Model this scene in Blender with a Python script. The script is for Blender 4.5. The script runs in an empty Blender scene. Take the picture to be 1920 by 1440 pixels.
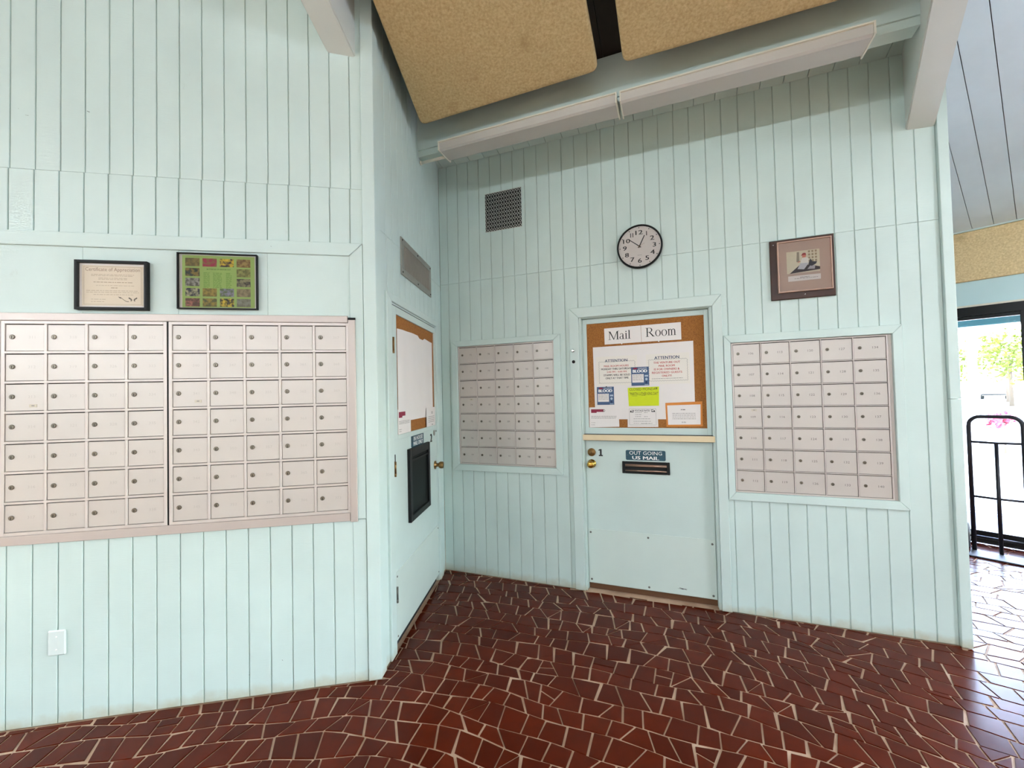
import bpy, bmesh, math, random
from mathutils import Vector, Matrix
random.seed(7)
S_ = bpy.context.scene
COL = S_.collection

# ------------------------------------------------------------------ camera, world, lights, exposure
def setup_view():
    cam = bpy.data.cameras.new('camera'); co = bpy.data.objects.new('camera', cam); COL.objects.link(co)
    R = Vector((0.9997, 0.0006, -0.0232)); U = Vector((0.0232, -0.0243, 0.9994)); F = Vector((0.0, 0.9997, 0.0243))
    B = -F
    co.matrix_world = Matrix(((R.x, U.x, B.x, 0), (R.y, U.y, B.y, 0), (R.z, U.z, B.z, 1.4808), (0, 0, 0, 1)))
    cam.sensor_width = 36; cam.lens = 14.82; cam.clip_start = 0.02; cam.clip_end = 500
    S_.camera = co
    w = bpy.data.worlds.new('sky'); S_.world = w; w.use_nodes = True
    nt = w.node_tree; bg = nt.nodes['Background']
    sky = nt.nodes.new('ShaderNodeTexSky'); sky.sky_type = 'NISHITA'; sky.sun_disc = False
    sky.sun_elevation = math.radians(52); sky.sun_rotation = math.radians(60); sky.air_density = 1.0; sky.dust_density = 0.7
    nt.links.new(sky.outputs[0], bg.inputs[0]); bg.inputs[1].default_value = 1.6
    sun = bpy.data.lights.new('sun', 'SUN'); sun.energy = 7.0; sun.angle = 0.01; sun.color = (1, .95, .86)
    so = bpy.data.objects.new('sun', sun); COL.objects.link(so)
    so.rotation_euler = (math.radians(38), 0, math.radians(-40))
    vs = S_.view_settings
    S_.display_settings.display_device = 'sRGB'
    vs.view_transform = 'Standard'; vs.look = 'None'; vs.gamma = 1.0; vs.exposure = 1.6
    vs.use_curve_mapping = False
    S_.cycles.use_denoising = True
    S_.cycles.max_bounces = 8; S_.cycles.diffuse_bounces = 5; S_.cycles.glossy_bounces = 4
    S_.cycles.transparent_max_bounces = 16; S_.cycles.sample_clamp_indirect = 8
LAMP_E = 47.0
setup_view()

# ------------------------------------------------------------------ materials
def lin(c):
    return tuple(((x / 255) / 12.92 if x / 255 <= .04045 else ((x / 255 + .055) / 1.055) ** 2.4) for x in c) + (1,)
MATS = {}
def nodes_of(name):
    m = bpy.data.materials.new(name); m.use_nodes = True
    return m, m.node_tree, m.node_tree.nodes['Principled BSDF']
def mix_rgb(nt, fac, a, b, mode='MIX'):
    n = nt.nodes.new('ShaderNodeMix'); n.data_type = 'RGBA'; n.blend_type = mode
    for sock, v in ((n.inputs[0], fac), (n.inputs[6], a), (n.inputs[7], b)):
        if isinstance(v, bpy.types.NodeSocket): nt.links.new(v, sock)
        else: sock.default_value = v
    return n.outputs[2]
def noise(nt, scale, detail=4, vec=None, stretch=None, rough=.55):
    n = nt.nodes.new('ShaderNodeTexNoise'); n.inputs['Scale'].default_value = scale
    n.inputs['Detail'].default_value = detail; n.inputs['Roughness'].default_value = rough
    g = nt.nodes.new('ShaderNodeNewGeometry').outputs['Position'] if vec is None else vec
    if stretch:
        mp = nt.nodes.new('ShaderNodeMapping'); mp.inputs['Scale'].default_value = stretch
        nt.links.new(g, mp.inputs['Vector']); g = mp.outputs[0]
    nt.links.new(g, n.inputs['Vector'])
    return n.outputs['Fac']
def ramp(nt, fac, lo, hi):
    r = nt.nodes.new('ShaderNodeMapRange'); r.inputs[1].default_value = lo; r.inputs[2].default_value = hi
    nt.links.new(fac, r.inputs[0]); return r.outputs[0]
def math_n(nt, op, a, b):
    n = nt.nodes.new('ShaderNodeMath'); n.operation = op
    for s, v in ((n.inputs[0], a), (n.inputs[1], b)):
        if isinstance(v, bpy.types.NodeSocket): nt.links.new(v, s)
        else: s.default_value = v
    return n.outputs[0]
def bump(nt, bsdf, h, strength, dist=.002):
    b = nt.nodes.new('ShaderNodeBump'); b.inputs['Strength'].default_value = strength; b.inputs['Distance'].default_value = dist
    nt.links.new(h, b.inputs['Height']); nt.links.new(b.outputs[0], bsdf.inputs['Normal'])
def plain(name, c, rough=.5, metal=0., var=.06, vscale=30., spec=.5, bmp=0., bscale=200.):
    m, nt, b = nodes_of(name); base = lin(c)
    dark = tuple(x * (1 - 2 * var) for x in base[:3]) + (1,)
    lite = tuple(min(1, x * (1 + var)) for x in base[:3]) + (1,)
    nt.links.new(mix_rgb(nt, noise(nt, vscale), dark, lite), b.inputs['Base Color'])
    b.inputs['Roughness'].default_value = rough; b.inputs['Metallic'].default_value = metal
    b.inputs['Specular IOR Level'].default_value = spec
    if bmp: bump(nt, b, noise(nt, bscale, 3), bmp, .001)
    MATS[name] = m; return m
def paint(name, c, rough=.5, grime=True, grain=.25):
    m, nt, b = nodes_of(name); base = lin(c)
    dark = tuple(x * .9 for x in base[:3]) + (1,)
    col = mix_rgb(nt, ramp(nt, noise(nt, 2.2, 5), .3, .7), dark, base)
    scuff = ramp(nt, noise(nt, 9, 6, stretch=(1, 1, .6), rough=.7), .69, .8)
    col = mix_rgb(nt, math_n(nt, 'MULTIPLY', scuff, .25), col, lin((150, 150, 138)))
    if grime:
        sp = nt.nodes.new('ShaderNodeSeparateXYZ'); nt.links.new(nt.nodes.new('ShaderNodeNewGeometry').outputs['Position'], sp.inputs[0])
        hgt = math_n(nt, 'ADD', sp.outputs[2], math_n(nt, 'MULTIPLY', math_n(nt, 'SUBTRACT', noise(nt, 14, 4), .5), .09))
        g = ramp(nt, hgt, .06, -.01)
        col = mix_rgb(nt, math_n(nt, 'MULTIPLY', g, .7), col, lin((172, 160, 128)))
    nt.links.new(col, b.inputs['Base Color'])
    b.inputs['Roughness'].default_value = rough
    bump(nt, b, noise(nt, 22, 4, stretch=(1, 1, 9)), grain, .0022)
    MATS[name] = m; return m
MINT = paint('mint_paint', (204, 221, 217), .48)
MINTD = paint('mint_paint_door', (204, 220, 216), .45, True, .12)
MINTC = paint('mint_paint_ceiling', (196, 212, 207), .5, False, .15)
JOINT = plain('joint_paint', (190, 206, 200), .7)
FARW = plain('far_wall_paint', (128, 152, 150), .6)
FARC = plain('far_ceiling_fabric', (140, 138, 130), .9)
DAYLITC = paint('daylit_mint_ceiling', (212, 228, 236), .5, False, .15)  # mint entrance boards with blue daylight put into the colour
GREYP = plain('beam_paint', (205, 209, 204), .55, var=.03, vscale=4)
ALU = plain('mailbox_metal', (201, 193, 187), .42, .3, .035, 5., bmp=.05, bscale=300)
ALUB = plain('mailbox_metal_bar', (206, 196, 191), .4, .3, .03, 6.)
FLANGE = plain('mailbox_flange_metal', (192, 180, 174), .4, .3, .03, 4.)
DARK = plain('dark_gap', (16, 15, 15), .8)
LOCKM = plain('lock_metal', (128, 120, 108), .35, .8, .2, 120)
NUMA = plain('faded_number', (186, 178, 172), .6)
NUMB = plain('number_ink', (112, 104, 100), .6)
LABELM = plain('label_plate', (196, 186, 168), .5)
BLACK = plain('black_plastic', (9, 9, 10), .5, spec=.25)
BLACKG = plain('black_metal', (16, 18, 19), .45, .2, spec=.3)
DGREEN = plain('dark_green_box', (14, 20, 19), .55, spec=.2)
WHITEP = plain('white_paper', (232, 226, 224), .7, var=.02, vscale=8)
CREAMP = plain('cream_paper', (222, 208, 188), .7, var=.02, vscale=10)
ORANGEP = plain('orange_paper', (214, 134, 58), .7, var=.05)
YELLOWP = plain('yellow_green_paper', (206, 220, 22), .7, var=.03)
BLUEP = plain('blue_print', (66, 92, 130), .6)
NAVYINK = plain('navy_ink', (30, 52, 92), .6)
REDINK = plain('red_ink', (186, 62, 62), .6)
BLACKINK = plain('black_ink', (24, 23, 25), .6)
GREYINK = plain('grey_ink', (142, 136, 134), .6)
TANINK = plain('tan_ink', (176, 158, 136), .6)
MAROON = plain('maroon_print', (138, 22, 58), .6)
SIGN = plain('blue_green_sign', (20, 74, 92), .35, var=.04)
WHITEINK = plain('white_ink', (240, 240, 238), .5, var=.01)
BRASS = plain('brass', (214, 170, 84), .22, 1., .08, 60)
OLDBRASS = plain('tarnished_brass', (150, 116, 72), .35, .9, .15, 80)
BRONZE = plain('bronze_slot', (168, 138, 120), .3, .8, .06, 30)
SCREW = plain('screw_head', (110, 110, 104), .4, .7)
CREAMW = plain('cream_ledge', (226, 206, 170), .5, var=.05, vscale=12)
WALNUT = plain('dark_walnut', (62, 30, 16), .35, var=.2, vscale=20)
MATB = plain('rose_mat_board', (196, 172, 160), .7, var=.02)
LENS = plain('unlit_lens', (190, 187, 182), .4, var=.02, vscale=3)
STEELW = plain('white_steel', (226, 222, 208), .4, .1, .03)
GALV = plain('grey_register_metal', (158, 156, 148), .45, .5, .08)
LATT = plain('lattice_metal', (202, 202, 196), .5, .3)
GREENP = plain('green_poster', (176, 204, 112), .5, var=.03, vscale=10)
CHROME = plain('chrome', (220, 220, 220), .15, 1.)
CARTB = plain('cart_tube', (52, 52, 58), .35, .6)
PLATE = plain('cart_plate', (84, 86, 92), .55, .4, .12, 40)
RUBBER = plain('rubber', (22, 22, 22), .7)
def cork():
    m, nt, b = nodes_of('cork')
    c = mix_rgb(nt, ramp(nt, noise(nt, 120, 6), .3, .7), lin((136, 84, 36)), lin((172, 114, 54)))
    c = mix_rgb(nt, ramp(nt, noise(nt, 220, 2), .62, .72), c, lin((92, 54, 24)))
    nt.links.new(c, b.inputs['Base Color']); b.inputs['Roughness'].default_value = .9
    bump(nt, b, noise(nt, 150, 4), .4, .001); return m
CORK = cork()
def acoustic(name='acoustic_fabric', k=0):
    m, nt, b = nodes_of(name)
    c = mix_rgb(nt, ramp(nt, noise(nt, 75, 5), .3, .7), lin((176 + k, 150 + k, 104 + k)), lin((206 + k, 184 + k, 138 + k)))
    c = mix_rgb(nt, math_n(nt, 'MULTIPLY', ramp(nt, noise(nt, 5, 3), .62, .8), .45), c, lin((150, 124, 80)))
    nt.links.new(c, b.inputs['Base Color']); b.inputs['Roughness'].default_value = .95
    n1 = noise(nt, 85, 3); bump(nt, b, n1, .6, .004); return m
ACOU = acoustic(); ACOU2 = acoustic('entrance_fabric', 34)
def tilemat():
    m, nt, b = nodes_of('quarry_tile')
    at = nt.nodes.new('ShaderNodeAttribute'); at.attribute_name = 'tint'
    c = mix_rgb(nt, at.outputs['Fac'], lin((74, 21, 6)), lin((92, 29, 9)))
    c = mix_rgb(nt, math_n(nt, 'MULTIPLY', ramp(nt, noise(nt, 12, 5), .4, .75), .5), c, lin((60, 18, 5)))
    nt.links.new(c, b.inputs['Base Color'])
    r = nt.nodes.new('ShaderNodeMapRange'); nt.links.new(noise(nt, 16, 4), r.inputs[0])
    r.inputs[3].default_value = .14; r.inputs[4].default_value = .30
    nt.links.new(r.outputs[0], b.inputs['Roughness'])
    b.inputs['Specular IOR Level'].default_value = .13
    bump(nt, b, noise(nt, 40, 3), .12, .001); return m
TILE = tilemat()
def groutmat():
    m, nt, b = nodes_of('grout')
    c = mix_rgb(nt, ramp(nt, noise(nt, 7, 5), .3, .7), lin((172, 138, 112)), lin((206, 176, 150)))
    c = mix_rgb(nt, ramp(nt, noise(nt, 1.1, 3), .6, .78), c, lin((92, 64, 50)))
    nt.links.new(c, b.inputs['Base Color']); b.inputs['Roughness'].default_value = .75
    bump(nt, b, noise(nt, 120, 3), .4, .001); return m
GROUT = groutmat()
def glassmat(name='clear_glass', tint=(1, 1, 1, 1)):
    m = bpy.data.materials.new(name); m.use_nodes = True; nt = m.node_tree; nt.nodes.clear()
    o = nt.nodes.new('ShaderNodeOutputMaterial'); mx = nt.nodes.new('ShaderNodeMixShader')
    t = nt.nodes.new('ShaderNodeBsdfTransparent'); t.inputs[0].default_value = tint
    g = nt.nodes.new('ShaderNodeBsdfGlossy'); g.inputs['Roughness'].default_value = .03
    f = nt.nodes.new('ShaderNodeFresnel'); f.inputs[0].default_value = 1.45
    nt.links.new(f.outputs[0], mx.inputs[0]); nt.links.new(t.outputs[0], mx.inputs[1]); nt.links.new(g.outputs[0], mx.inputs[2])
    nt.links.new(mx.outputs[0], o.inputs[0]); return m
GLASS = glassmat()
def glow():
    m, nt, b = nodes_of('lit_lens'); b.inputs['Base Color'].default_value = (.9, .9, .9, 1)
    b.inputs['Emission Color'].default_value = (.91, .985, 1.06, 1); b.inputs['Emission Strength'].default_value = LAMP_E; return m
GLOW = glow(); GLOWW = glow(); GLOWW.node_tree.nodes['Principled BSDF'].inputs['Emission Strength'].default_value = LAMP_E * .35  # second one is dimmed, for the added entrance-bay light

# ------------------------------------------------------------------ mesh builder
class MB:
    """collects shapes in wall coordinates (u along the wall, d out of it into the room, z up), relative to org"""
    def __init__(s, org=(0, 0, 0)):
        s.bm = bmesh.new(); s.o = org; s.mi = 0
    def P(s, u, d, z): return Vector((u - s.o[0], -(d - s.o[1]), z - s.o[2]))
    def face(s, vs, smooth=False):
        try: f = s.bm.faces.new(vs)
        except ValueError: return None
        f.material_index = s.mi; f.smooth = smooth; return f
    def box(s, u0, u1, d0, d1, z0, z1, bev=0):
        v = [s.bm.verts.new(s.P(u, d, z)) for z in (z0, z1) for d in (d0, d1) for u in (u0, u1)]
        fs = [s.face([v[i] for i in q]) for q in ((0, 1, 3, 2), (4, 6, 7, 5), (0, 4, 5, 1), (2, 3, 7, 6), (0, 2, 6, 4), (1, 5, 7, 3))]
        if bev:
            es = list({e for f in fs for e in f.edges})
            r = bmesh.ops.bevel(s.bm, geom=es, offset=bev, segments=1, affect='EDGES')
            for f in r['faces']: f.material_index = s.mi
        return s
    def slab(s, u0, u1, d0, d1, z0, z1, ch=.0015):
        """board whose front face (at d1) has chamfered edges"""
        b = [s.bm.verts.new(s.P(u, d0, z)) for u, z in ((u0, z0), (u1, z0), (u1, z1), (u0, z1))]
        c = [s.bm.verts.new(s.P(u, d1 - ch, z)) for u, z in ((u0, z0), (u1, z0), (u1, z1), (u0, z1))]
        t = [s.bm.verts.new(s.P(u, d1, z)) for u, z in ((u0 + ch, z0 + ch), (u1 - ch, z0 + ch), (u1 - ch, z1 - ch), (u0 + ch, z1 - ch))]
        s.face(t); s.face(b[::-1])
        for i in range(4):
            j = (i + 1) % 4
            s.face([b[i], b[j], c[j], c[i]]); s.face([c[i], c[j], t[j], t[i]])
        return s
    def poly(s, pts, d0, d1):
        """prism of a (u,z) outline between depths d0 and d1"""
        a = [s.bm.verts.new(s.P(u, d0, z)) for u, z in pts]; b = [s.bm.verts.new(s.P(u, d1, z)) for u, z in pts]
        s.face(a[::-1]); s.face(b)
        n = len(pts)
        for i in range(n): s.face([a[i], a[(i + 1) % n], b[(i + 1) % n], b[i]])
        return s
    def flat(s, pts, d):
        s.face([s.bm.verts.new(s.P(u, d, z)) for u, z in pts]); return s
    def rect(s, u0, u1, z0, z1, d): return s.flat(((u0, z0), (u1, z0), (u1, z1), (u0, z1)), d)
    def prof(s, rings, seg=20, cu=0, cz=0, axis='d', smooth=True, cap=True):
        """lathe: rings of (distance along axis, radius)"""
        prev = None; first = None
        for (q, r) in rings:
            ring = []
            for k in range(seg):
                a = 2 * math.pi * k / seg
                if axis == 'd': p = s.P(cu + r * math.cos(a), q, cz + r * math.sin(a))
                elif axis == 'u': p = s.P(q, cu + r * math.cos(a), cz + r * math.sin(a))
                else: p = s.P(cu + r * math.cos(a), cz + r * math.sin(a), q)
                ring.append(s.bm.verts.new(p))
            if prev:
                for k in range(seg): s.face([prev[k], prev[(k + 1) % seg], ring[(k + 1) % seg], ring[k]], smooth)
            else: first = ring
            prev = ring
        if cap:
            s.face(first[::-1]); s.face(prev)
        return s
    def tube(s, pts, r, seg=10):
        pts = [s.P(*p) for p in pts]; prev = None; n = len(pts)
        up = Vector((0.13, 0.2, .97))
        for i, p in enumerate(pts):
            t = (pts[min(i + 1, n - 1)] - pts[max(i - 1, 0)]).normalized()
            a = t.cross(up)
            if a.length < .1: a = t.cross(Vector((1, 0, 0)))
            a.normalize(); b = t.cross(a)
            ring = [s.bm.verts.new(p + (a * math.cos(2 * math.pi * k / seg) + b * math.sin(2 * math.pi * k / seg)) * r) for k in range(seg)]
            if prev:
                for k in range(seg): s.face([prev[k], prev[(k + 1) % seg], ring[(k + 1) % seg], ring[k]], True)
            else: s.face(ring[::-1])
            prev = ring
        s.face(prev); return s
    def mesh(s, name, mats):
        bmesh.ops.recalc_face_normals(s.bm, faces=s.bm.faces[:])
        me = bpy.data.meshes.new(name); s.bm.to_mesh(me); s.bm.free()
        for m in (mats if isinstance(mats, (list, tuple)) else [mats]): me.materials.append(m)
        return me
def link(name, me, parent=None, loc=None):
    o = bpy.data.objects.new(name, me); COL.objects.link(o)
    if parent: o.parent = parent
    if loc is not None: o.location = loc
    return o
def part(name, mb, mats, parent, label=None):
    o = link(name, mb.mesh(name, mats), parent)
    if label: o['label'] = label
    return o

class Frame:
    def __init__(s, x, y, ang): s.c = Vector((x, y, 0)); s.a = ang; s.dir = Vector((math.cos(ang), math.sin(ang), 0)); s.n = Vector((math.sin(ang), -math.cos(ang), 0))
    def w(s, u, d, z): return s.c + s.dir * u + s.n * d + Vector((0, 0, z))
    def uv(s, x, y):
        q = Vector((x, y, 0)) - s.c; return q.dot(s.dir), q.dot(s.n)
A = Frame(-0.7299, 2.2547, 0.1826)
SD = Frame(-0.7299, 2.2547, math.radians(84.738))
B = Frame(-0.6030, 3.6324, -0.3725)
C = Frame(4.395, 3.865, math.radians(-51.8))
def empty(name, fr, u, d, z):
    o = bpy.data.objects.new(name, None); COL.objects.link(o)
    o.empty_display_size = .05
    o.location = fr.w(u, d, z); o.rotation_euler = (0, 0, fr.a); return o
def thing(name, label, cat, fr, u, d, z, group=None):
    o = empty(name, fr, u, d, z); o['label'] = label; o['category'] = cat
    if group: o['group'] = group
    return o
def struct(name, fr, u=0, d=0, z=0, mb=None, mats=None):
    if mb is None: o = empty(name, fr, u, d, z)
    else:
        o = link(name, mb.mesh(name, mats)); o.location = fr.w(u, d, z); o.rotation_euler = (0, 0, fr.a)
    o['kind'] = 'structure'; return o

# ------------------------------------------------------------------ text
TXT = {}
def text2d(body, bold=0.):
    k = (body, bold)
    if k in TXT: return TXT[k]
    cu = bpy.data.curves.new('t', 'FONT'); cu.body = body; cu.resolution_u = 2; cu.offset = bold; cu.fill_mode = 'FRONT'
    ob = bpy.data.objects.new('t', cu)
    me = bpy.data.meshes.new_from_object(ob)
    vs = [(v.co.x, v.co.y) for v in me.vertices]; fs = [tuple(p.vertices) for p in me.polygons]
    bpy.data.objects.remove(ob); bpy.data.curves.remove(cu); bpy.data.meshes.remove(me)
    xs = [v[0] for v in vs]; ys = [v[1] for v in vs]
    x0, x1, y0, y1 = min(xs), max(xs), min(ys), max(ys)
    TXT[k] = ([((x - x0), (y - y0)) for x, y in vs], fs, x1 - x0, y1 - y0); return TXT[k]
def text(mb, body, u0, u1, z0, z1, d, bold=0.):
    """flat lettering fitted to a box; bold lettering is drawn as slightly shifted copies"""
    vs, fs, w, h = text2d(body)
    b = max(0., bold) * 1.3 * (z1 - z0) / h
    sx = (u1 - u0 - 2 * b) / w; sz = (z1 - z0) / h
    for k in ((0,) if b == 0 else (-1, -.33, .33, 1)):
        bv = [mb.bm.verts.new(mb.P(u0 + b + k * b + x * sx, d + .00002 * k, z0 + y * sz)) for x, y in vs]
        for f in fs: mb.face([bv[i] for i in f])
    return mb
def lines(mb, u0, u1, z1, z0, n, d, th=.003, seed=0):
    """rows of small print, as short word-long bars"""
    rr = random.Random(seed)
    for i in range(n):
        z = z1 + (z0 - z1) * (i / max(1, n - 1)); u = u0
        while u < u1 - .004:
            w = min(rr.uniform(.006, .02), u1 - u); mb.rect(u, u + w, z - th / 2, z + th / 2, d); u += w + .003
    return mb

# ------------------------------------------------------------------ floor of broken quarry tiles
def clip(poly, px, py, nx, ny):
    """keep the side (p-P).n >= 0"""
    out = []; n = len(poly)
    for i in range(n):
        a, b = poly[i], poly[(i + 1) % n]
        da = (a[0] - px) * nx + (a[1] - py) * ny; db = (b[0] - px) * nx + (b[1] - py) * ny
        if da >= 0: out.append(a)
        if (da >= 0) != (db >= 0):
            t = da / (da - db); out.append((a[0] + (b[0] - a[0]) * t, a[1] + (b[1] - a[1]) * t))
    return out
def area(p): return .5 * sum(p[i][0] * p[(i + 1) % len(p)][1] - p[(i + 1) % len(p)][0] * p[i][1] for i in range(len(p)))
def inset(p, g):
    if area(p) < 0: p = p[::-1]
    q = p[:]
    for i in range(len(p)):
        a, b = p[i], p[(i + 1) % len(p)]
        L = math.hypot(b[0] - a[0], b[1] - a[1])
        if L < 1e-6: continue
        nx, ny = -(b[1] - a[1]) / L, (b[0] - a[0]) / L
        gg = g * random.uniform(.55, 1.5)
        q = clip(q, a[0] + nx * gg, a[1] + ny * gg, nx, ny)
        if len(q) < 3: return []
    return q
def build_floor():
    m = MB(); hub = (-1.336, -2.64); rg = [[], []]
    for k in range(12):
        th = math.radians(90 - 21.34 - 30 * k + 15); r = 8.50 / math.cos(math.radians(15))
        for q, z in ((0, -.2), (1, -.004)): rg[q].append(m.bm.verts.new((hub[0] + r * math.cos(th), hub[1] + r * math.sin(th), z)))
    m.face(rg[0]); m.face(rg[1])
    for k in range(12): m.face([rg[0][k], rg[0][(k + 1) % 12], rg[1][(k + 1) % 12], rg[1][k]])
    fo = link('floor', m.mesh('floor', GROUT)); fo['kind'] = 'structure'
    rnd = random.Random(3)
    hx, hy = -1.336, -2.64                      # the courses run in rings round the hub of the building
    def warp(a, r):
        r2 = r + .055 * math.sin(1.25 * a + .5) + .03 * math.sin(2.9 * a + 1.3 * r)
        t = (a + .07 * math.sin(1.6 * r + .4) + .03 * math.sin(3.3 * r + 1.2 * a)) / 5.2
        return (hx + r2 * math.sin(t), hy + r2 * math.cos(t))
    tiles = []; rowh = .106
    ph = [rnd.uniform(0, 6.28) for _ in range(200)]
    def yb(k, x): return 2.9 + k * rowh + .013 * math.sin(3.4 * x + ph[k]) + .010 * math.sin(10 * x + ph[k + 90])
    for k in range(60):
        x = -2.6 + rnd.uniform(0, .1); sl = 0
        while x < 5.0:
            w = rnd.uniform(.072, .130); s2 = rnd.gauss(0, .010)
            if rnd.random() < .2: s2 = rnd.choice((-1, 1)) * rnd.uniform(.018, .034)
            x1 = x + w
            a = (x + sl, yb(k, x + sl)); b = (x1 + s2, yb(k, x1 + s2)); c = (x1 - s2, yb(k + 1, x1 - s2)); d = (x - sl, yb(k + 1, x - sl))
            q = [a, b, c, d]
            if rnd.random() < .3:   # a corner broken off: a wedge of grout
                i = rnd.randrange(4); cx = sum(p[0] for p in q) / 4; cy = sum(p[1] for p in q) / 4
                t = rnd.uniform(.05, .17); q[i] = (q[i][0] + (cx - q[i][0]) * t, q[i][1] + (cy - q[i][1]) * t)
            qs = [q]; r = rnd.random()
            if r < .06:
                t = rnd.uniform(.3, .7); t2 = rnd.uniform(.3, .7)
                mA = (q[0][0] + (q[3][0] - q[0][0]) * t, q[0][1] + (q[3][1] - q[0][1]) * t); mB = (q[1][0] + (q[2][0] - q[1][0]) * t2, q[1][1] + (q[2][1] - q[1][1]) * t2)
                qs = [[q[0], q[1], mB, mA], [mA, mB, q[2], q[3]]]
            elif r < .09: qs = [[q[0], q[1], q[2]], [q[0], q[2], q[3]]]
            for p in qs: tiles.append([warp(*t) for t in p])
            x = x1; sl = s2
    pol = []
    def inp(p, fr, d=None, u=None, sgn=1, at=0):
        if d is not None: return clip(p, *(fr.c + fr.n * at)[:2], *(fr.n * sgn)[:2])
        return clip(p, *(fr.c + fr.dir * at)[:2], *(fr.dir * sgn)[:2])
    for t in tiles:
        q = inset(t, .0036)
        if len(q) < 3 or abs(area(q)) < .0006: continue
        pcs = []
        p1 = inp(q, A, d=1, at=.006)
        if p1: p1 = inp(p1, B, d=1, at=.006)
        pcs.append(p1)
        p2 = inp(q, A, d=1, sgn=-1, at=.006)
        if p2: p2 = inp(p2, SD, d=1, at=.006)
        if p2: p2 = inp(p2, B, d=1, at=.006)
        pcs.append(p2)
        p3 = inp(q, B, d=1, sgn=-1, at=.006)
        if p3: p3 = inp(p3, B, u=1, at=3.39)
        if p3: p3 = inp(p3, C, d=1, at=.03)
        pcs.append(p3)
        for p in pcs:
            if p and len(p) >= 3 and abs(area(p)) > .0003:
                if p is p1 and len(p) >= 3:
                    u, dd = C.uv(*p[0])
                    if dd < .03: continue
                pol.append(p)
    def score(p):
        cx = sum(q[0] for q in p) / len(p); cy = sum(q[1] for q in p) / len(p)
        if cy < 1.72 or abs(cx) > cy * 1.2: return 0
        return abs(area(p)) * 1.48 / cy ** 3
    pol.sort(key=score, reverse=True)
    def add_tile(bm, p, ox, oy, lay):
        z = rnd.uniform(-.0006, .0008); tx, ty = rnd.gauss(0, .004), rnd.gauss(0, .004); tint = rnd.random()
        if area(p) < 0: p = p[::-1]
        cx = sum(q[0] for q in p) / len(p); cy = sum(q[1] for q in p) / len(p)
        b = [bm.verts.new((q[0] - ox, q[1] - oy, -.005)) for q in p]
        top = []
        for q in p:
            L = max(1e-4, math.hypot(q[0] - cx, q[1] - cy)); s = max(.3, 1 - .0018 / L)
            qx, qy = cx + (q[0] - cx) * s, cy + (q[1] - cy) * s
            top.append(bm.verts.new((qx - ox, qy - oy, z + (qx - cx) * tx + (qy - cy) * ty)))
        f = bm.faces.new(top); f[lay] = tint; n = len(p)
        for i in range(n):
            f = bm.faces.new((b[i], b[(i + 1) % n], top[(i + 1) % n], top[i])); f[lay] = tint
    for p in pol[:300]:
        bm = bmesh.new(); lay = bm.faces.layers.float.new('tint')
        ox = sum(q[0] for q in p) / len(p); oy = sum(q[1] for q in p) / len(p)
        add_tile(bm, p, ox, oy, lay)
        me = bpy.data.meshes.new('tile'); bm.to_mesh(me); bm.free(); me.materials.append(TILE)
        link('tile', me, fo, (ox, oy, 0))
    bm = bmesh.new(); lay = bm.faces.layers.float.new('tint')
    for p in pol[300:]: add_tile(bm, p, 0, 0, lay)
    me = bpy.data.meshes.new('tiles_beyond'); bm.to_mesh(me); bm.free(); me.materials.append(TILE)
    o = link('floor_tiles', me, fo); o['kind'] = 'stuff'
build_floor()

# ------------------------------------------------------------------ walls of grooved boards
PITCH = .1016; GAP = .0050
PL = {}
def rect_minus(r, h):
    u0, u1, z0, z1 = r; a0, a1, b0, b1 = h
    if a1 <= u0 or a0 >= u1 or b1 <= z0 or b0 >= z1: return [r]
    out = []
    if b0 > z0: out.append((u0, u1, z0, b0))
    if b1 < z1: out.append((u0, u1, b1, z1))
    zz0, zz1 = max(z0, b0), min(z1, b1)
    if a0 > u0: out.append((u0, a0, zz0, zz1))
    if a1 < u1: out.append((a1, u1, zz0, zz1))
    return [q for q in out if q[1] - q[0] > .004 and q[3] - q[2] > .004]
def plank(parent, u0, u1, z0, z1, holes=(), mat=None, th=.0):
    mat = mat or MINT
    rs = [(u0, u1, z0, z1)]
    for h in holes: rs = [q for r in rs for q in rect_minus(r, h)]
    if not rs: return
    if len(rs) == 1:
        r = rs[0]; key = (round(r[1] - r[0], 4), round(r[3] - r[2], 4), th)
        if key not in PL:
            m = MB(); m.slab(0, r[1] - r[0], -.012, th, 0, r[3] - r[2]); PL[key] = m.mesh('plank', mat)
        link('plank', PL[key], parent, (r[0], 0, r[2]))
    else:
        m = MB()
        for r in rs: m.slab(r[0], r[1], -.012, th, r[2], r[3])
        part('plank', m, mat, parent)
def planks(parent, g0, umin, umax, z0, z1, holes=(), th=0.):
    i = math.floor((umin - g0) / PITCH)
    while g0 + i * PITCH < umax:
        a = max(umin, g0 + i * PITCH + GAP / 2); b = min(umax, g0 + (i + 1) * PITCH - GAP / 2); i += 1
        if b - a > .006: plank(parent, a, b, z0, z1, holes, th=th)
# wall_left (A)
m = MB(); m.box(-4.2, 0, -.1, -.006, 0, 4.6)
WA = struct('wall_left', A, mb=m, mats=JOINT)
planks(WA, -1.6377, -3.8, -.055, 2.6012, 4.3, th=0)
planks(WA, -1.6428, -3.8, -.055, 2.300, 2.600, th=.001)
for q in range(9): plank(WA, -3.79 + q * .408, -3.7905 + (q + 1) * .408 if q < 8 else -.124, 1.905, 2.238)
planks(WA, -1.6428, -3.8, -.124, .003, .850)
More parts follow.
